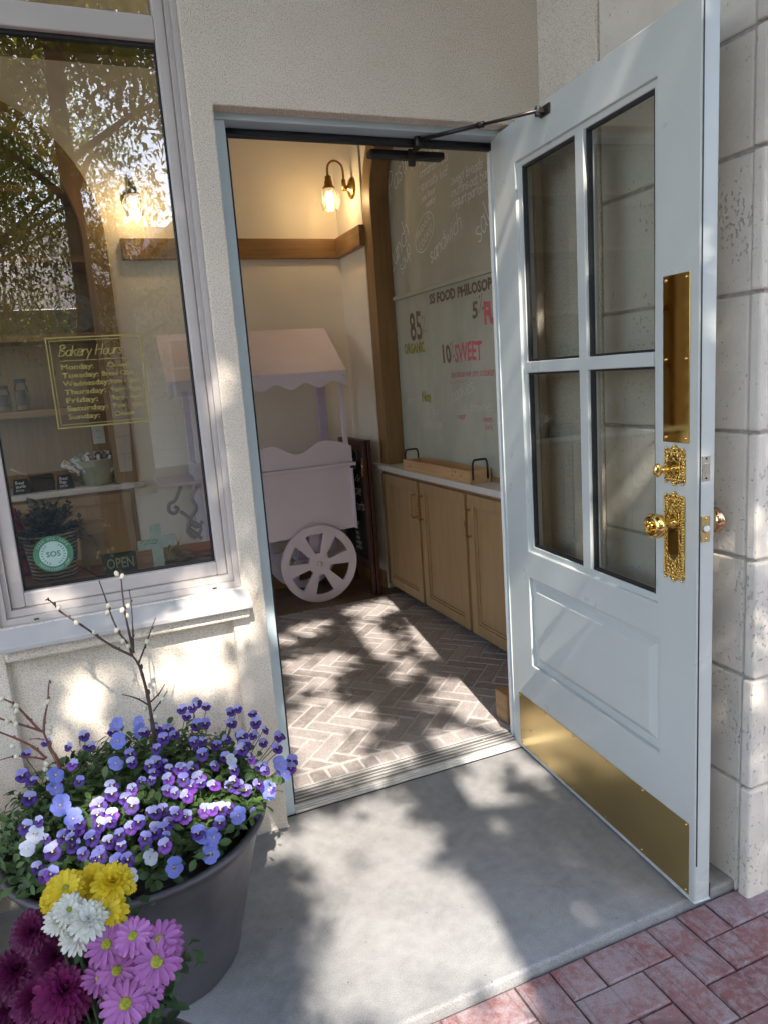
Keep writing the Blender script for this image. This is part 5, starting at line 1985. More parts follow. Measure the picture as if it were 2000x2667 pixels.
def petal(mbx, ang, L, Wd, mi, z0=0.0, cup=.25, base=0.0, nseg=7, split=None, mi2=None):
    """rounded petal lying in local XY, root at the centre"""
    dirv = Vector((math.cos(ang), math.sin(ang), 0)); sd_ = Vector((-math.sin(ang), math.cos(ang), 0))
    rows = []
    prof = [(0.0, .25), (.2, .55), (.45, .88), (.7, 1.0), (.88, .82), (1.0, .42)]
    for (t, w_) in prof:
        r = []
        for s_ in (-1, -.45, 0.45, 1):
            z = z0 + cup * L * (t * t * .5) - abs(s_) * Wd * .06 + .0012 * math.sin(s_ * 5 + t * 7)
            r.append(dirv * (base + t * L - (abs(s_) ** 2) * L * .06 * t) + sd_ * s_ * Wd * .5 * w_ + Vector((0, 0, z)))
        rows.append(r)
    vs = [p for r in rows for p in r]
    for i in range(len(rows) - 1):
        mm = mi if (split is None or i >= split) else mi2
        fs = [(i * 4 + j, i * 4 + j + 1, i * 4 + 5 + j, i * 4 + 4 + j) for j in range(3)]
        mbx.add(vs, fs, mm, .5, None, True)


def petal_mat(name, c, c2):
    """petals: every bloom a little different, veined, thin enough to let light through"""
    m = NB(name)
    oi = m.n("ShaderNodeObjectInfo")
    t = m.math('ADD', m.math('MULTIPLY', oi.outputs["Random"], .8), m.math('MULTIPLY', m.tint(), .4))
    a = tuple(x * .82 for x in c)
    col = m.ramp(t, [(0.1, a), (0.5, c), (1.0, c2)])
    col = m.mix(0.4, col, m.ramp(m.noise(420, 3, .6, m.mapping((1, 1, .3))), [(0.3, 0.72), (0.65, 1.1)]), 'MULTIPLY')
    m.color(col)
    m.rough(.6)
    tl = m.n("ShaderNodeBsdfTranslucent")
    m.l(col, tl.inputs[0])
    mx = m.n("ShaderNodeMixShader")
    mx.inputs[0].default_value = .32
    m.l(m.b.outputs[0], mx.inputs[1])
    m.l(tl.outputs[0], mx.inputs[2])
    m.l(mx.outputs[0], m.out.inputs[0])
    return m.mat


VI_T = petal_mat("viola_pale_petal", (0.40, 0.40, 0.74), (0.58, 0.57, 0.82))
VI_L = petal_mat("viola_lavender_petal", (0.27, 0.26, 0.66), (0.33, 0.32, 0.72))
VI_D = petal_mat("viola_deep_petal", (0.075, 0.022, 0.24), (0.10, 0.035, 0.30))
VI_M = petal_mat("viola_magenta_petal", (0.21, 0.05, 0.40), (0.27, 0.08, 0.48))
PA_B = petal_mat("pansy_blue_petal", (0.20, 0.24, 0.68), (0.27, 0.31, 0.74))
PA_W = petal_mat("pansy_white_petal", (0.60, 0.62, 0.74), (0.68, 0.69, 0.78))
EYE_Y = simple("yellow_eye", (0.75, 0.58, 0.15), 0.6)
EYE_D = petal_mat("viola_dark_eye", (0.02, 0.006, 0.07), (0.03, 0.01, 0.09))


def viola_mesh(nm, mats, size, deep_side=True):
    m = MB()
    s = size
    petal(m, R(112), s * .95, s * .95, 0, -.0008, .15)
    petal(m, R(68), s * .95, s * .95, 0, -.0016, .15)
    petal(m, R(195), s * .85, s * .82, 1, .0006, .18, 0, 7, 2, 2)
    petal(m, R(-15), s * .85, s * .82, 1, .0006, .18, 0, 7, 2, 2)
    petal(m, R(-90), s * .92, s * 1.12, 1, .0014, .12, 0, 7, 2, 2)
    m.ball((0, 0, .0022), s * .10, 5, 3)
    me_o = m.build(nm, mats)
    me = me_o.data
    bpy.data.objects.remove(me_o)
    return me


VM = [viola_mesh("viola_flower", [VI_T, VI_D, EYE_D, EYE_Y], .0165), viola_mesh("viola_flower", [VI_L, VI_D, EYE_D, EYE_Y], .0165), viola_mesh("viola_flower", [VI_T, VI_M, VI_D, EYE_Y], .0165)]
PM = [viola_mesh("pansy_flower", [PA_B, PA_B, VI_L, EYE_Y], .028), viola_mesh("pansy_flower", [PA_W, PA_W, PA_W, EYE_Y], .026)]
zv = lambda a, b: (a * .4822, 1700 + b * .4822)
VP = [(1310,460),(1330,480),(1310,410),(1235,445),(1245,395),(1260,365),(1280,320),(1245,330),(1375,310),(1395,355),(1385,420),(1445,395),(1440,465),(1490,475),(1530,430),(1520,495),(1360,565),(1440,595),(1300,545),(1175,480),(1065,470),(1110,385),(1065,380),(1010,340),(1040,320),(985,305),(1115,285),(1065,275),(910,385),(885,490),(850,420),(945,440),(1090,570),(1045,605),(975,635),(1265,640),(1265,700),(1300,705),(1165,700),(1080,665),(1035,710),(990,700),(1010,780),(905,750),(910,700),(710,720),(850,600),(810,630),(715,605),(400,625),(135,685),(605,775),(680,785),(530,815),(600,860),(520,870),(715,845),(880,830),(840,870),(1010,870),(1200,840),(1150,850),(1115,840),(955,880),(530,925),(600,930),(415,940),(645,985),(710,960),(845,945),(885,955),(500,1010),(580,1010),(785,1010),(890,1050),(380,1030),(285,1080),(530,1100),(635,1130),(690,1120),(235,1210),(290,1200),(200,1165),(120,930),(150,780),(1190,920),(1590,580),(1600,610),(460,470),(1225,545)]
PP = [(625,365),(745,345),(760,400),(640,485),(625,600),(285,710),(325,820),(400,900),(1085,985),(1150,1000),(1150,1085),(950,1160),(1465,735),(1505,610),(1530,660),(1290,880),(310,680)]
PW = [(180,975),(165,1070),(1250,585),(815,1105),(700,1215)]
vl = thing("viola_plant", "purple and white violas filling the left half of the planter", "violas", (-0.56, PCY, 0.33), 0, "violas in the dark planter")
vr = thing("viola_plant", "purple and white violas spilling towards the door frame", "violas", (-0.36, PCY, 0.33), 0, "violas in the dark planter")
pn = thing("pansy_plant", "larger plain blue pansies scattered among the purple violas", "pansies", (PCX, PCY, 0.33))
STEMS = {vl: MB(), vr: MB(), pn: MB()}


def plant_flower(root, me, name, px, py, sc, up=.55):
    P, nn = dome(px, py)
    tc = (CAM - P).normalized()
    n_ = (tc * 1.0 + nn * .5 + Vector((rnd.uniform(-.62, .62), rnd.uniform(-.5, .5), rnd.uniform(-.45, .45)))).normalized()
    z = n_
    y = (Vector((0, 0, 1)) - z * z.z).normalized()
    x = y.cross(z)
    Rm = Matrix((x, y, z)).transposed().to_4x4()
    M = Matrix.Translation(P - root.location + nn * rnd.uniform(-.016, .012)) @ Rm @ Matrix.Rotation(rnd.uniform(-.35, .35), 4, 'Z') @ Matrix.Scale(sc * rnd.uniform(.9, 1.25), 4)
    inst(me, name, root, M)
    p0 = P - root.location
    foot = (ELC - root.location) + Vector((p0.x - (ELC - root.location).x, p0.y - (ELC - root.location).y, 0)) * .7
    STEMS[root].tube([p0 - z * .004, p0 - z * .02 - Vector((0, 0, .01)), p0.lerp(foot, .55), foot], .0011, 5)


for (a, b) in VP:
    px, py = zv(a, b)
    plant_flower(vl if a < 760 else vr, VM[(a * 7 + b) % 3 if b > 500 else (a + b) % 2], "viola_flower", px, py, 1.0 if b > 480 else .95)
for i in range(64):                                     # more blooms, many half hidden and turned away
    a, b = rnd.uniform(120, 1500), rnd.uniform(430, 1130)
    if b > 1150 - abs(a - 500) * .25 or b < 480 - a * .08: continue
    plant_flower(vl if a < 760 else vr, VM[rnd.choice((0, 1, 1))], "viola_flower", *zv(a, b), rnd.uniform(.72, .98))
for (a, b) in PP:
    plant_flower(pn, PM[0], "pansy_flower", *zv(a, b), .78 if b > 520 else .66)
for (a, b) in PW:
    plant_flower(pn, PM[1], "pansy_flower", *zv(a, b), .7)
for k_, v_ in STEMS.items():
    v_.build("flower_stem", m_leaf("viola_stem_%s" % k_.name[:4], (0.05, 0.09, 0.02), (0.09, 0.13, 0.03), .2) if False else VLEAF, k_)


def spoon(mbx, P, d, up, L, Wd, tint):
    d = d.normalized()
    sd_ = d.cross(up)
    if sd_.length < 1e-3: sd_ = Vector((1, 0, 0))
    sd_.normalize()
    nn = sd_.cross(d)
    vs = [P]
    rows = [(.3, .25), (.5, .8), (.75, 1.0), (.93, .62)]
    for t, w_ in rows:
        c = P + d * L * t - nn * L * .35 * t * t
        vs += [c + sd_ * Wd * .5 * w_ + nn * Wd * .14, c, c - sd_ * Wd * .5 * w_ + nn * Wd * .14]
    vs.append(P + d * L - nn * L * .36)
    fs = [(0, 2, 1), (0, 3, 2)]
    for i in range(3):
        b = 1 + i * 3
        fs += [(b, b + 1, b + 4, b + 3), (b + 1, b + 2, b + 5, b + 4)]
    fs += [(10, 11, 13), (11, 12, 13)]
    mbx.add(vs, fs, 0, tint, None, True)


for root, side, N_ in ((vl, -1, 2000), (vr, 1, 2000)):
    m = MB()
    for i in range(N_):
        a = rnd.uniform(0, 6.283); rr = math.sqrt(rnd.random()); el = rnd.random()
        x = math.cos(a) * rr; y = math.sin(a) * rr
        if (x * side) < -.1: x = -x
        zz = math.sqrt(max(0, 1 - x * x - y * y))
        dep = rnd.uniform(.62, .99)
        if math.hypot(x * ELR.x, y * ELR.y) * dep > .275 and zz < .5:
            if y > -.2 or x * side < .2:
                dep *= .86
            else:
                zz = .5
        P = Vector((x * ELR.x * dep, y * ELR.y * dep, zz * ELR.z * dep * rnd.uniform(.75, 1.0) + rnd.uniform(-.03, .0))) + ELC - root.location
        nn = Vector((x, y, zz * 1.4 + .15)).normalized()
        d = (nn * .5 + Vector((rnd.uniform(-1, 1), rnd.uniform(-1, 1), rnd.uniform(-.3, .6)))).normalized()
        spoon(m, P, d, nn, rnd.uniform(.020, .036), rnd.uniform(.010, .017), rnd.random() * (.6 + .4 * dep))
    m.build("foliage", VLEAF, root)

# blue pansies of the neighbouring planter, at the left edge
pn2 = thing("pansy_plant", "blue pansies in the planter beyond the left edge", "pansies", (-1.165, -.42, .33))
m = MB()
for i in range(700):
    a = rnd.uniform(0, 6.283); rr = math.sqrt(rnd.random())
    x, y = math.cos(a) * rr, math.sin(a) * rr
    zz = math.sqrt(max(0, 1 - x * x - y * y)); dep = rnd.uniform(.7, 1)
    nn = Vector((x, y, zz + .2)).normalized()
    spoon(m, Vector((x * .33 * dep, y * .31 * dep, zz * .2 * dep)), (nn * .6 + Vector((rnd.uniform(-1, 1), rnd.uniform(-1, 1), rnd.uniform(-.3, .6)))), nn, rnd.uniform(.022, .038), .015, rnd.random())
m.build("foliage", VLEAF, pn2)
for i in range(26):
    a = rnd.uniform(0, 6.283); rr = math.sqrt(rnd.random()) * .95
    x, y = math.cos(a) * rr, math.sin(a) * rr
    nn = Vector((x, y, math.sqrt(max(0, 1 - x * x - y * y)) + .2)).normalized()
    n_ = (nn + Vector((.3, -.8, .3))).normalized()
    inst(PM[0], "pansy_flower", pn2, facing(Vector((x * .34, y * .32, .21 * math.sqrt(max(0, 1 - rr * rr)) + .01)), n_, rnd.uniform(-.4, .4)))
for (px, py) in ((10, 2045), (4, 2155)):
    P = CAM + ray(px, py) * 1.95
    inst(PM[0], "pansy_flower", pn2, facing(P - pn2.location, (CAM - P).normalized() + Vector((.3, 0, .3)), 0))

# pussy willow twigs
zw = lambda a, b: (a * .4822, 1450 + b * .4822)


def willow(label, base_depth, branches, catkins, mat):
    P0 = CAM + ray(*zw(*branches[0][1][0])) * base_depth
    t = thing("pussy_willow_branch", label, "branch", P0, 0, "pussy willow branches in the planter")
    for i, (r0, pts, dd) in enumerate(branches):
        m = MB()
        n = len(pts)
        P3 = [CAM + ray(*zw(*p)) * (base_depth + dd[0] + (dd[1] - dd[0]) * j / max(1, n - 1)) - P0 for j, p in enumerate(pts)]
        if i == 0:
            P3 = [P3[0] + Vector((0, .01, -.14))] + P3
        sp_ = smooth_path(P3, 5)
        k = len(sp_)
        rad = [r0 * (1 - .6 * j / k) * (1 + .22 * (j % 5 == 0)) for j in range(k)]
        m.tube(sp_, rad, 8)
        for j in range(4, k - 1, 7):                   # small dark buds
            m.ball(sp_[j] + Vector((r0 * .9, 0, 0)), r0 * 1.0, 5, 0, None, (.7, .7, 1.5))
        m.build("twig", mat, t)
    for (a, b, dz) in catkins:
        P = CAM + ray(*zw(a, b)) * (base_depth + dz) - P0
        m = MB()
        m.ball((0, 0, 0), .0053, 9, 0, None, (1, 1, 1.35))
        me_o = m.build("catkin", CATK, t)
        me_o.location = P
        me_o.rotation_euler = (rnd.uniform(-.5, .5), rnd.uniform(-.6, .6), 0)
    return t


willow("tall bare pussy willow branch in front of the window sill", 1.72,
       [(.0048, [(825, 910), (800, 760), (770, 640), (745, 575), (715, 535)], (0, -.02)),
        (.0032, [(715, 535), (620, 490), (540, 440), (440, 370), (330, 300), (290, 255), (260, 232), (248, 235)], (-.02, -.07)),
        (.0028, [(715, 535), (690, 470), (650, 420), (610, 340), (575, 240), (535, 130)], (-.02, -.02)),
        (.0030, [(722, 520), (700, 420), (675, 300), (660, 180), (650, 70)], (-.02, -.05)),
        (.0024, [(722, 520), (718, 400), (710, 260), (698, 180)], (-.02, .01)),
        (.0024, [(750, 575), (790, 470), (815, 400), (842, 330)], (-.01, .02)),
        (.0022, [(800, 800), (735, 765), (660, 745)], (0, -.03)),
        (.0022, [(815, 785), (860, 740), (890, 690)], (0, .02)),
        (.0020, [(830, 835), (870, 780), (905, 725)], (0, .0))],
       [(630, 92, -.05), (660, 105, -.05), (585, 265, -.02), (580, 303, -.02), (660, 290, -.04), (685, 318, -.03), (630, 398, -.02), (665, 458, -.02), (695, 484, -.02), (795, 460, .0), (413, 357, -.05), (510, 408, -.04), (317, 275, -.06), (690, 268, -.03), (785, 820, 0), (840, 865, 0), (880, 770, .0)], TWIG)
willow("low russet pussy willow branch at the left of the planter", 1.66,
       [(.0046, [(320, 1130), (270, 1030), (235, 950)], (0, -.02)),
        (.0028, [(235, 950), (240, 880), (258, 780), (262, 710), (268, 665)], (-.02, .0)),
        (.0030, [(215, 940), (150, 870), (80, 800), (10, 765), (-40, 730)], (-.02, -.08)),
        (.0028, [(230, 945), (120, 910), (0, 875), (-60, 850)], (-.02, -.05)),
        (.0032, [(250, 1090), (180, 1030), (90, 985), (0, 950), (-50, 930)], (-.01, -.06)),
        (.0026, [(240, 1095), (170, 1085), (80, 1080), (0, 1100)], (-.01, -.05)),
        (.0018, [(235, 990), (200, 984), (160, 988)], (-.02, -.02))],
       [(10, 765, -.07), (55, 805, -.06), (90, 805, -.06), (90, 835, -.06), (75, 885, -.04), (85, 905, -.04), (40, 890, -.05), (260, 785, -.01), (245, 810, -.01), (270, 925, -.02), (268, 950, -.02), (68, 1025, -.05), (88, 1082, -.05), (250, 1120, -.01), (285, 1160, -.01), (245, 1150, -.01), (265, 1195, -.01)], TWIGR)

# ================================================================== CHRYSANTHEMUMS IN FRONT
MC = {'pink': petal_mat("pink_daisy_petal", (0.44, 0.15, 0.42), (0.54, 0.22, 0.52)), 'yellow': petal_mat("yellow_mum_petal", (0.72, 0.55, 0.02), (0.80, 0.66, 0.04)),
      'white': petal_mat("white_mum_petal", (0.70, 0.71, 0.64), (0.78, 0.78, 0.72)), 'plum': petal_mat("plum_mum_petal", (0.13, 0.008, 0.07), (0.25, 0.02, 0.14))}
DISCG = simple("green_daisy_centre", (0.26, 0.27, 0.02), 0.8, var=0.35, scale=300, bump=0.9, bscale=700)


def mum_petal(mbx, ang, L, Wd, lift, base, tint):
    dv = Vector((math.cos(ang), math.sin(ang), 0)); sd_ = Vector((-math.sin(ang), math.cos(ang), 0))
    vs = []
    for (t, w_) in ((0, .45), (.35, .85), (.7, 1.0), (.92, .72), (1.0, .15)):
        z = lift * L * t - .22 * L * t * t
        for s_ in (-1, 0, 1):
            vs.append(dv * (base + L * t * math.cos(lift * .5)) + sd_ * s_ * Wd * .5 * w_ + Vector((0, 0, z + (abs(s_)) * Wd * .18)))
    fs = []
    for i in range(4):
        for j in range(2):
            a = i * 3 + j
            fs.append((a, a + 1, a + 4, a + 3))
    mbx.add(vs, fs, 0, tint, None, True)


def mum_mesh(name, mat, rings, disc_r, seed, jl=.12):
    r = random.Random(seed)
    m = MB()
    for (n, L, Wd, lift, base) in rings:
        off = r.random()
        for k in range(n):
            mum_petal(m, 2 * math.pi * (k + off) / n + r.uniform(-.06, .06), L * r.uniform(1 - jl, 1 + jl * .6), Wd * r.uniform(.85, 1.1), lift + r.uniform(-.12, .12), base, r.random())
    if disc_r:
        m.ball((0, 0, .001), disc_r, 8, 1, None, (1, 1, .45))
    o = m.build(name, [mat, DISCG])
    me = o.data
    bpy.data.objects.remove(o)
    return me


PINKM = [mum_mesh("flower_head", MC['pink'], [(17, .027, .0085, .05, .004), (13, .024, .0075, .28, .004)], .0078, s) for s in (1, 2)]
YELM = [mum_mesh("flower_head", MC['yellow'], [(20, .026, .0085, .0, .003), (17, .023, .008, .35, .003), (14, .018, .007, .75, .002)], .006, 3),
        mum_mesh("flower_head", MC['yellow'], [(20, .026, .0085, .0, .003), (18, .023, .008, .4, .003), (15, .018, .0075, .8, .002), (12, .013, .0065, 1.2, .001), (8, .010, .006, 1.8, .0)], 0, 4)]
WHIM = [mum_mesh("flower_head", MC['white'], [(20, .023, .007, .0, .003), (17, .020, .0065, .4, .003), (13, .014, .006, .9, .002)], .0058, 5),
        mum_mesh("flower_head", MC['white'], [(20, .024, .007, .0, .003), (18, .021, .0065, .4, .003), (15, .016, .006, .8, .002), (12, .012, .0055, 1.3, .001)], 0, 6)]
PLUM = [mum_mesh("flower_head", MC['plum'], [(24, .033, .0085, -.1, .003), (22, .031, .0085, .15, .003), (20, .028, .008, .42, .003), (18, .023, .0075, .75, .002), (14, .018, .007, 1.1, .002), (10, .013, .006, 1.6, .001), (6, .010, .005, 2.4, 0)], 0, s) for s in (7, 8)]


def mums(label, colour, meshes, spots, depth, leaf_n):
    P0 = CAM + ray(*zv(*spots[0][:2])) * depth
    t = thing("chrysanthemum_plant", label, "chrysanthemum", Vector((P0.x, P0.y, .30)), 0, "chrysanthemums in front of the planter")
    st = MB(); lv = MB()
    for i, sp_ in enumerate(spots):
        a, b, sc = sp_[:3]
        dd = sp_[3] if len(sp_) > 3 else 0
        P = CAM + ray(*zv(a, b)) * (depth + dd)
        tc = (CAM - P).normalized()
        n_ = (tc * .9 + Vector((0, 0, .45)) + Vector((rnd.uniform(-.3, .3), rnd.uniform(-.3, .3), 0))).normalized()
        inst(meshes[i % len(meshes)], "flower_head", t, facing(P - t.location, n_, rnd.uniform(0, 6), sc))
        foot = Vector((P.x * .3 + (-.54) * .7, P.y * .5 + (-1.08) * .5, .32)) - t.location
        p0 = P - t.location - n_ * .004
        st.tube([p0, p0 - n_ * .03, p0.lerp(foot, .6), foot], .0018, 6)
        for k in range(leaf_n):
            q = P - t.location - n_ * rnd.uniform(.05, .11) + Vector((rnd.uniform(-.032, .032), rnd.uniform(-.032, .032), -.012))
            spoon(lv, q, Vector((rnd.uniform(-1, 1), rnd.uniform(-1, 1), rnd.uniform(-.4, .2))), Vector((0, 0, 1)), rnd.uniform(.024, .038), .017, rnd.random())
    for k in range(60):
        q = Vector((-.545 + rnd.uniform(-.10, .09), -1.10 + rnd.uniform(-.1, .08), rnd.uniform(.335, .42))) - t.location
        spoon(lv, q, Vector((rnd.uniform(-1, 1), rnd.uniform(-1, 1), rnd.uniform(-.2, .5))), Vector((0, 0, 1)), rnd.uniform(.028, .048), .02, rnd.random())
    st.build("flower_stem", MLEAF, t)
    lv.build("foliage", MLEAF, t)


mums("pink daisy-like chrysanthemum with green centres", 'pink', PINKM, [(575, 1578, 1.0), (720, 1533, .95), (860, 1562, 1.12), (850, 1672, 1.2, -.02), (632, 1720, 1.0, .01), (765, 1830, 1.12), (678, 1900, 1.15, -.02), (610, 1850, .8, .05), (660, 1470, .7, .06), (905, 1610, .8, .04), (540, 1760, .85, .02), (700, 1640, .8, .03)], 1.07, 9)
mums("bright yellow chrysanthemum at the top of the bunch", 'yellow', YELM, [(580, 1400, 1.1, -.02), (610, 1240, 1.1, .0), (355, 1275, 1.1), (510, 1225, .9, .03), (500, 1330, .9, .03), (290, 1350, .8, .03), (705, 1268, .35)], 1.12, 9)
mums("white chrysanthemum between the yellow and plum ones", 'white', WHIM, [(375, 1390, .95), (480, 1440, 1.15, -.01), (320, 1450, .9), (415, 1535, 1.0), (520, 1495, .7, .03)], 1.09, 8)
mums("dark plum chrysanthemum at the lower left corner", 'plum', PLUM, [(180, 1510, 1.0), (300, 1640, 1.15), (90, 1720, 1.1), (200, 1860, 1.2, -.02), (350, 1830, 1.3, -.04), (500, 1720, 1.1), (40, 1900, 1.1), (440, 1610, .9, .03), (530, 1930, .9, .02), (250, 1730, 1.0), (120, 1990, 1.1), (0, 1790, 1.0), (330, 1990, 1.1, -.02)], 1.13, 8)
fp = thing("flower_pot", "dark round pot on the bricks holding the chrysanthemums", "flower pot", (-0.545, -1.10, -0.02))
m = MB()
m.shell([(.105, .001), (.12, .15), (.135, .335), (.146, .34), (.146, .372), (.138, .375), (.13, .35), (.12, .3)], 40)
m.lathe([(.001, .0015), (.105, .002)], 30)
m.build("pot", POTM, fp)
m = MB(); m.lathe([(.129, .335), (.001, .345)], 30); m.build("soil", SOIL, fp)

# ================================================================== STREET SIDE: tree that shades the front, house, trees
LIT = [[[0.0,-0.012],[0.347,-0.024],[0.298,-0.168],[0.354,-0.234],[0.302,-0.368],[0.278,-0.443],[0.278,-0.497],[0.344,-0.559],[0.374,-0.6],[0.366,-0.669],[0.302,-0.809],[0.294,-0.834],[-0.012,-0.833],[-0.155,-0.76],[-0.126,-0.647],[-0.099,-0.539],[-0.095,-0.451],[-0.047,-0.377],[-0.033,-0.247],[-0.032,-0.09]],[[0.527,-0.021],[0.654,-0.004],[0.65,-0.091],[0.644,-0.231],[0.552,-0.377],[0.505,-0.352],[0.511,-0.195]],[[0.664,0.014],[0.824,-0.007],[0.819,-0.143],[0.796,-0.277],[0.749,-0.21],[0.711,-0.126]],[[0.016,-0.847],[0.3,-0.837],[0.275,-0.985],[0.185,-1.062],[-0.034,-0.954]],[[0.378,-0.564],[0.401,-0.615],[0.375,-0.697],[0.354,-0.675]],[[0.392,1.703],[0.491,1.746],[0.612,1.778],[0.706,1.752],[0.599,1.564],[0.484,1.537],[0.349,1.463]],[[0.789,1.858],[0.955,1.915],[1.061,1.93],[1.154,1.91],[1.094,1.687],[0.945,1.589],[0.841,1.739]],[[0.747,1.609],[0.873,1.638],[0.872,1.28],[0.822,1.093],[0.72,1.044],[0.712,1.226],[0.703,1.426]],[[0.28,1.241],[0.439,1.253],[0.521,1.088],[0.44,0.907],[0.331,0.903],[0.266,1.116]],[[0.52,1.32],[0.611,1.23],[0.6,1.038],[0.513,1.065]],[[0.153,0.67],[0.301,0.808],[0.402,0.746],[0.476,0.535],[0.452,0.435],[0.358,0.316],[0.233,0.261],[0.078,0.218],[0.086,0.346]],[[0.818,1.037],[0.861,0.953],[0.752,0.761],[0.684,0.755]],[[0.839,0.706],[0.961,0.63],[0.858,0.056],[0.724,0.102],[0.765,0.323],[0.779,0.515]],[[0.561,0.247],[0.751,0.221],[0.858,0.056],[0.042,0.131],[0.066,0.225],[0.322,0.225]],[[1.168,1.636],[1.05,1.263],[0.958,0.863],[0.934,1.021],[0.991,1.302]],[[-0.511,0.629],[-0.474,0.615],[-0.49,0.575],[-0.516,0.581]],[[-0.461,0.628],[-0.417,0.623],[-0.435,0.608]],[[-0.488,0.552],[-0.465,0.552],[-0.472,0.515],[-0.489,0.519]],[[-0.463,0.529],[-0.415,0.523],[-0.436,0.45],[-0.473,0.431],[-0.481,0.467]],[[-0.547,0.501],[-0.521,0.489],[-0.506,0.446],[-0.523,0.388],[-0.562,0.444]],[[-0.423,0.57],[-0.38,0.554],[-0.396,0.53]],[[-0.163,0.617],[-0.026,0.622],[-0.023,0.592],[-0.081,0.558],[-0.113,0.519],[-0.187,0.478],[-0.206,0.54]],[[-0.297,0.573],[-0.228,0.569],[-0.223,0.498],[-0.258,0.461],[-0.282,0.501]],[[-0.194,0.509],[-0.091,0.502],[-0.128,0.463],[-0.195,0.468]],[[-0.367,0.661],[-0.311,0.66],[-0.339,0.628]],[[-0.21,0.691],[-0.143,0.7],[-0.146,0.657],[-0.203,0.663]],[[-0.127,0.724],[0.048,0.708],[0.035,0.66],[-0.121,0.657]],[[-0.46,0.627],[-0.394,0.623],[-0.433,0.595]],[[-0.491,0.846],[-0.438,0.857],[-0.398,0.808],[-0.445,0.79],[-0.492,0.826]],[[-0.161,0.823],[-0.015,0.831],[0.015,0.803],[-0.07,0.784]],[[0.035,0.744],[0.083,0.741],[0.052,0.586],[0.013,0.582],[-0.002,0.626]],[[0.107,1.358],[0.157,1.354],[0.163,1.275],[0.125,1.299]],[[0.039,1.132],[0.08,1.12],[0.073,1.032],[0.039,1.044]],[[0.071,1.297],[0.09,1.295],[0.096,1.233],[0.069,1.243]],[[0.015,0.932],[0.05,0.919],[0.043,0.854],[0.005,0.842]],[[-0.256,-0.041],[-0.038,-0.02],[-0.051,-0.16],[-0.19,-0.165],[-0.288,-0.119]],[[-0.483,0.009],[-0.351,-0.01],[-0.396,-0.169],[-0.52,-0.147]],[[1.103,0.76],[1.108,0.542],[1.085,0.398],[1.079,0.54],[1.061,0.483],[1.069,0.569]],[[1.077,0.157],[1.079,0.072],[1.049,-0.117],[1.038,-0.092]],[[1.201,1.329],[1.227,1.286],[1.221,1.251],[1.199,1.262]],[[1.25,1.239],[1.252,1.215],[1.255,1.172],[1.258,1.234]]]
PART = [[[0.349,1.463],[0.537,1.502],[0.545,1.273],[0.439,1.224],[0.288,1.236]],[[0.242,1.03],[0.325,0.884],[0.455,0.898],[0.459,0.711],[0.295,0.789],[0.176,0.756]],[[0.704,1.054],[0.824,1.005],[0.833,0.81],[0.673,0.669],[0.633,0.787]],[[0.657,0.634],[0.779,0.515],[0.766,0.248],[0.581,0.287],[0.557,0.486]],[[0.94,-0.64],[1.616,-0.79],[1.872,0.81],[1.248,0.66]],[[0.962,-0.69],[0.962,-0.4],[1.018,-0.05],[1.026,-0.29]]]                # outlines where the crown is thinned to dapple floor and pier


def in_poly(x, y, P):
    c = False
    j = len(P) - 1
    for i in range(len(P)):
        if (P[i][1] > y) != (P[j][1] > y) and x < (P[j][0] - P[i][0]) * (y - P[i][1]) / (P[j][1] - P[i][1]) + P[i][0]:
            c = not c
        j = i
    return c


BB = [(min(p[0] for p in P), max(p[0] for p in P), min(p[1] for p in P), max(p[1] for p in P), P) for P in LIT]


def sunlit(x, y):
    for (a, b, c, d, P) in BB:
        if a <= x <= b and c <= y <= d and in_poly(x, y, P):
            return True
    return False


sn = thing("street_tree", "leafy street tree that shades the shop front from across the pavement", "tree", (-0.28, -4.7, -0.06))
OT = Vector((0.28, 4.7, 0.06))
m = MB()
trunk = [(-.28, -4.7, -.06), (-.27, -4.68, 1.2), (-.25, -4.72, 2.6), (-.26, -4.66, 3.8), (-.22, -4.55, 5.0), (-.2, -4.3, 6.4)]
m.tube([Vector(p) + OT for p in smooth_path(trunk, 4)], [.11 - .004 * i for i in range(21)], 12)
m.build("trunk", BARK, sn)
m = MB()
tr_ = random.Random(11)
ends = []
for i in range(18):
    b = Vector(trunk[2]).lerp(Vector(trunk[5]), tr_.random())
    a = tr_.uniform(0, 6.283)
    d = Vector((math.cos(a), math.sin(a), tr_.uniform(.15, .8)))
    L = tr_.uniform(1.2, 2.6)
    e_ = b + d.normalized() * L
    # keep the limbs' shadows off the open patches
    bad = sum(sunlit(q.x + .16 * q.z, q.y + q.z) for q in (b.lerp(e_, k / 12) for k in range(13)))
    if bad > 2:
        continue
    m.tube([b + OT, b.lerp(e_, .5) + Vector((0, 0, .12)) + OT, e_ + OT], [.035, .022, .008], 7)
    ends.append(e_)
m.build("limb", BARK, sn)
m = MB()
NL = 0


def leaf_at(P, small=False):  # crown is shaped for its shadow: leaves over wanted sun patches are skipped
    global NL
    gx, gy = P.x + .16 * P.z, P.y + P.z
    if any(in_poly(gx, gy, q) for q in PART) and tr_.random() < .68:
        return
    e = .042 if gy > .2 else .036
    if sunlit(gx, gy) or sunlit(gx + e, gy) or sunlit(gx - e, gy) or sunlit(gx, gy + e) or sunlit(gx, gy - e):
        if tr_.random() < .996:
            return
    NL += 1
    d = Vector((tr_.uniform(-1, 1), tr_.uniform(-1, 1), tr_.uniform(-.8, .4)))
    leafquad(m, P + OT, d, Vector((tr_.uniform(-.5, .5), tr_.uniform(-.5, .5), 1)), *((tr_.uniform(.055, .095), tr_.uniform(.024, .038)) if small else (tr_.uniform(.065, .115), tr_.uniform(.034, .052))), 0, tr_.random())


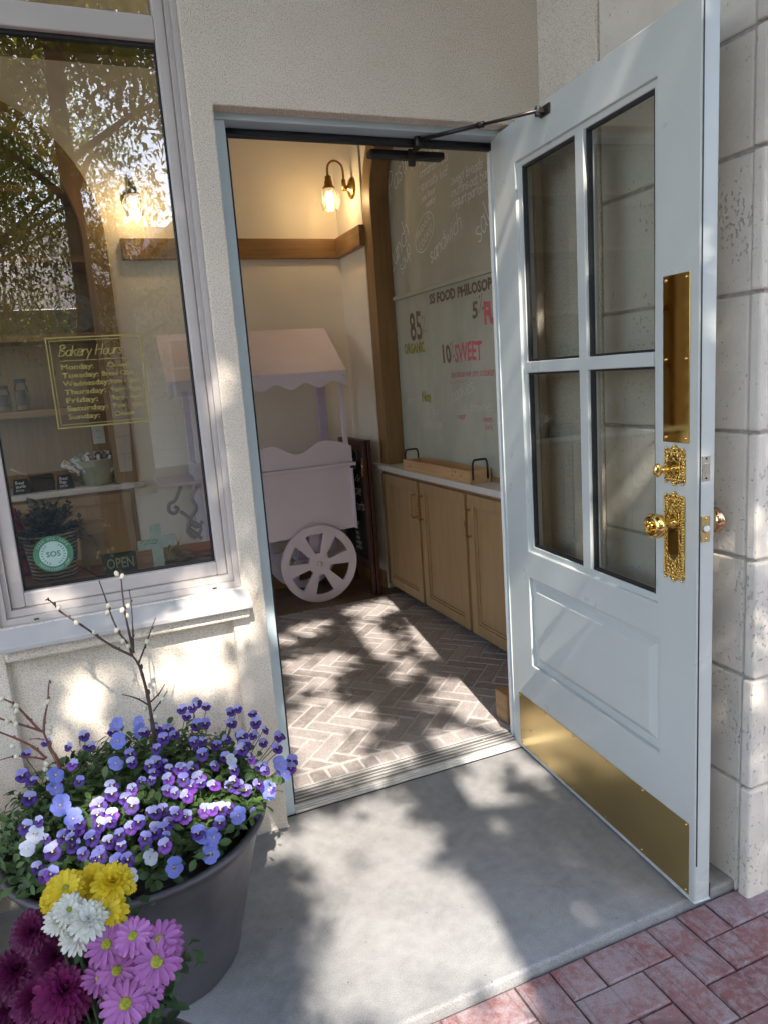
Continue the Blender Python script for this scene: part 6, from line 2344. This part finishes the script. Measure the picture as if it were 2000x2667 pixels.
for c_i in range(3250):
    gx, gy = tr_.uniform(-1.5, 2.2), tr_.uniform(-2.2, 3.7)
    low = c_i > 1900
    if c_i > 2700:
        gx, gy, low = tr_.uniform(-1.3, 1.6), tr_.uniform(1.9, 3.6), False  # extra clusters added to close the shade on the upper wall
    h = tr_.uniform(2.5, 4.4) if low else tr_.uniform(3.9, 6.3)
    c0 = Vector((gx - .16 * h, gy - h, h))
    if c0.y > -.5:
        continue
    if low and c_i % 3:
        continue
    sg = .12 if low else .17
    for k in range(72 if low else 34):
        leaf_at(c0 + Vector((tr_.gauss(0, sg), tr_.gauss(0, sg), tr_.gauss(0, sg * .75))), low)
m.build("crown", TLEAF, sn)


def far_tree(label, x, y, h, r, n, seed, mat=TLEAF):
    rr_ = random.Random(seed)
    t = thing("tree", label, "tree", (x, y, -.06), 0, "trees across the street")
    m = MB(); m.tube([(0, 0, 0), (.05, 0, h * .4), (0, .1, h * .8)], [.16, .12, .05], 10)
    for i in range(9):
        a = rr_.uniform(0, 6.28); z = rr_.uniform(.35, .75) * h
        m.tube([(0, 0, z), (math.cos(a) * r * .7, math.sin(a) * r * .7, z + r * .4)], [.05, .015], 6)
    m.build("trunk", BARK, t)
    m = MB()
    for c_i in range(n):
        a = rr_.uniform(0, 6.28); el = rr_.uniform(-1, 1); q = rr_.random() ** .4
        c0 = Vector((math.cos(a) * r * q * math.sqrt(1 - el * el), math.sin(a) * r * q * math.sqrt(1 - el * el), h * .66 + el * q * h * .36))
        for k in range(48):
            leafquad(m, c0 + Vector((rr_.gauss(0, .28), rr_.gauss(0, .28), rr_.gauss(0, .2))), Vector((rr_.uniform(-1, 1), rr_.uniform(-1, 1), rr_.uniform(-.8, .4))), Vector((0, 0, 1)), rr_.uniform(.08, .14), .045, 0, rr_.random())
    m.build("crown", mat, t)


DLEAF = m_leaf("dark_far_leaf", (0.06, 0.09, 0.018), (0.17, 0.20, 0.04), .45)
far_tree("dark tree across the street beside the stone house", -2.3, -9.5, 6.5, 2.0, 240, 3, DLEAF)
far_tree("taller tree farther down the street", -6.5, -13.0, 9.0, 3.0, 260, 4, DLEAF)
far_tree("slim tree in front of the stone house", .3, -8.6, 4.6, .8, 70, 5, DLEAF)

BLEAF = m_leaf("bright_far_leaf", (0.10, 0.15, 0.025), (0.28, 0.32, 0.07), .5)
far_tree("broad light green tree straight across the street", -2.0, -11.6, 7.4, 3.0, 640, 8, BLEAF)
far_tree("light green tree beside the gable of the stone house", 2.9, -10.9, 4.6, 1.3, 120, 9, BLEAF)

hs = thing("stone_house", "pale stone gabled house with lilac metal roof across the street", "house", (2.0, -12.0, -0.06))
OH = Matrix.Translation((-2.0, 12.0, 0.06))
HB = m_stone()
def HX_(mbx, *a): return mbx.box(*a, 0, .5, OH)
m = MB()
FH = frame((0, -12.0, 0), (-1, 0, 0), (0, 0, 1))        # local x = -world x, faces +y
def hp(pts): return [(-x, z) for x, z in pts]
m.prism(hp([(0.1, -.06), (0.1, 2.75), (4.0, 6.2), (8.0, 2.75), (8.0, -.06)]), -6.0, 0.0, 0, .5, OH @ FH)
m.build("stone_gable", HB, hs)
m = MB()
for j in range(14):
    zz = .25 + j * .32
    m.box(.1, 8, -12.0, -11.994, zz, zz + .018, 0, .5, OH) if zz < 2.7 else None
for j in range(9):
    for i in range(14):
        xx = .4 + i * .55 + (.27 if j % 2 else 0)
        m.box(xx, xx + .018, -12.0, -11.9935, .27 + j * .32, .25 + (j + 1) * .32, 0, .5, OH) if .25 + (j + 1) * .32 < 2.9 and xx < 7.9 else None
m.build("mortar_line", MORTAR, hs)
m = MB()
for sgn, xa in ((1, -.25), (-1, 8.25)):
    p0 = (xa, 2.50); p1 = (4.0, 6.30)
    m.prism(hp([p0, p1, (p1[0], p1[1] + .14), (p0[0], p0[1] + .14)]), -6.3, 0.35, 0, .5, OH @ FH)
m.prism(hp([(-9, 2.9), (0.0, 2.9), (0.0, 3.0), (-9, 3.0)]), -5, -1.5, 0, .5, OH @ FH)
vs = [(-9, -13.4, 3.0), (2.2, -13.4, 3.0), (2.2, -16.0, 5.0), (-9, -16.0, 5.0)]
m.add(vs, [(0, 1, 2, 3)], 0, .5, OH)
for i in range(24):
    xx = -8.8 + i * .46
    m.add([(xx, -13.4, 3.0), (xx + .03, -13.4, 3.0), (xx + .03, -16.0, 5.0), (xx, -16.0, 5.0), (xx, -13.4, 3.06), (xx + .03, -13.4, 3.06), (xx + .03, -16.0, 5.06), (xx, -16.0, 5.06)], [(4, 5, 6, 7), (0, 1, 5, 4), (0, 4, 7, 3), (1, 2, 6, 5)], 0, .5, OH)
m.build("roof", ROOFM, hs)
m = MB(); m.box(-9, .09, -13.8, -13.6, -.06, 2.9, 0, .5, OH); m.build("side_wall", HB, hs)
for wx_ in (1.25, 3.4, 5.8):
    m = MB()
    m.box(wx_, wx_ + .45, -11.99, -11.93, 1.15, 1.21, 0, .5, OH); m.box(wx_, wx_ + .45, -11.99, -11.94, 2.22, 2.28, 0, .5, OH)
    m.box(wx_, wx_ + .05, -11.99, -11.94, 1.2105, 2.2195, 0, .5, OH); m.box(wx_ + .40, wx_ + .45, -11.99, -11.94, 1.2105, 2.2195, 0, .5, OH)
    m.box(wx_ + .0505, wx_ + .3995, -11.989, -11.95, 1.7, 1.735, 0, .5, OH)
    wo = m.build("window", WHITEP, hs)
    m = MB(); m.box(wx_ + .05, wx_ + .40, -11.998, -11.985, 1.21, 2.22, 0, .5, OH); m.build("pane", simple("dark_window_pane", (0.05, 0.045, 0.045), 0.1), wo)
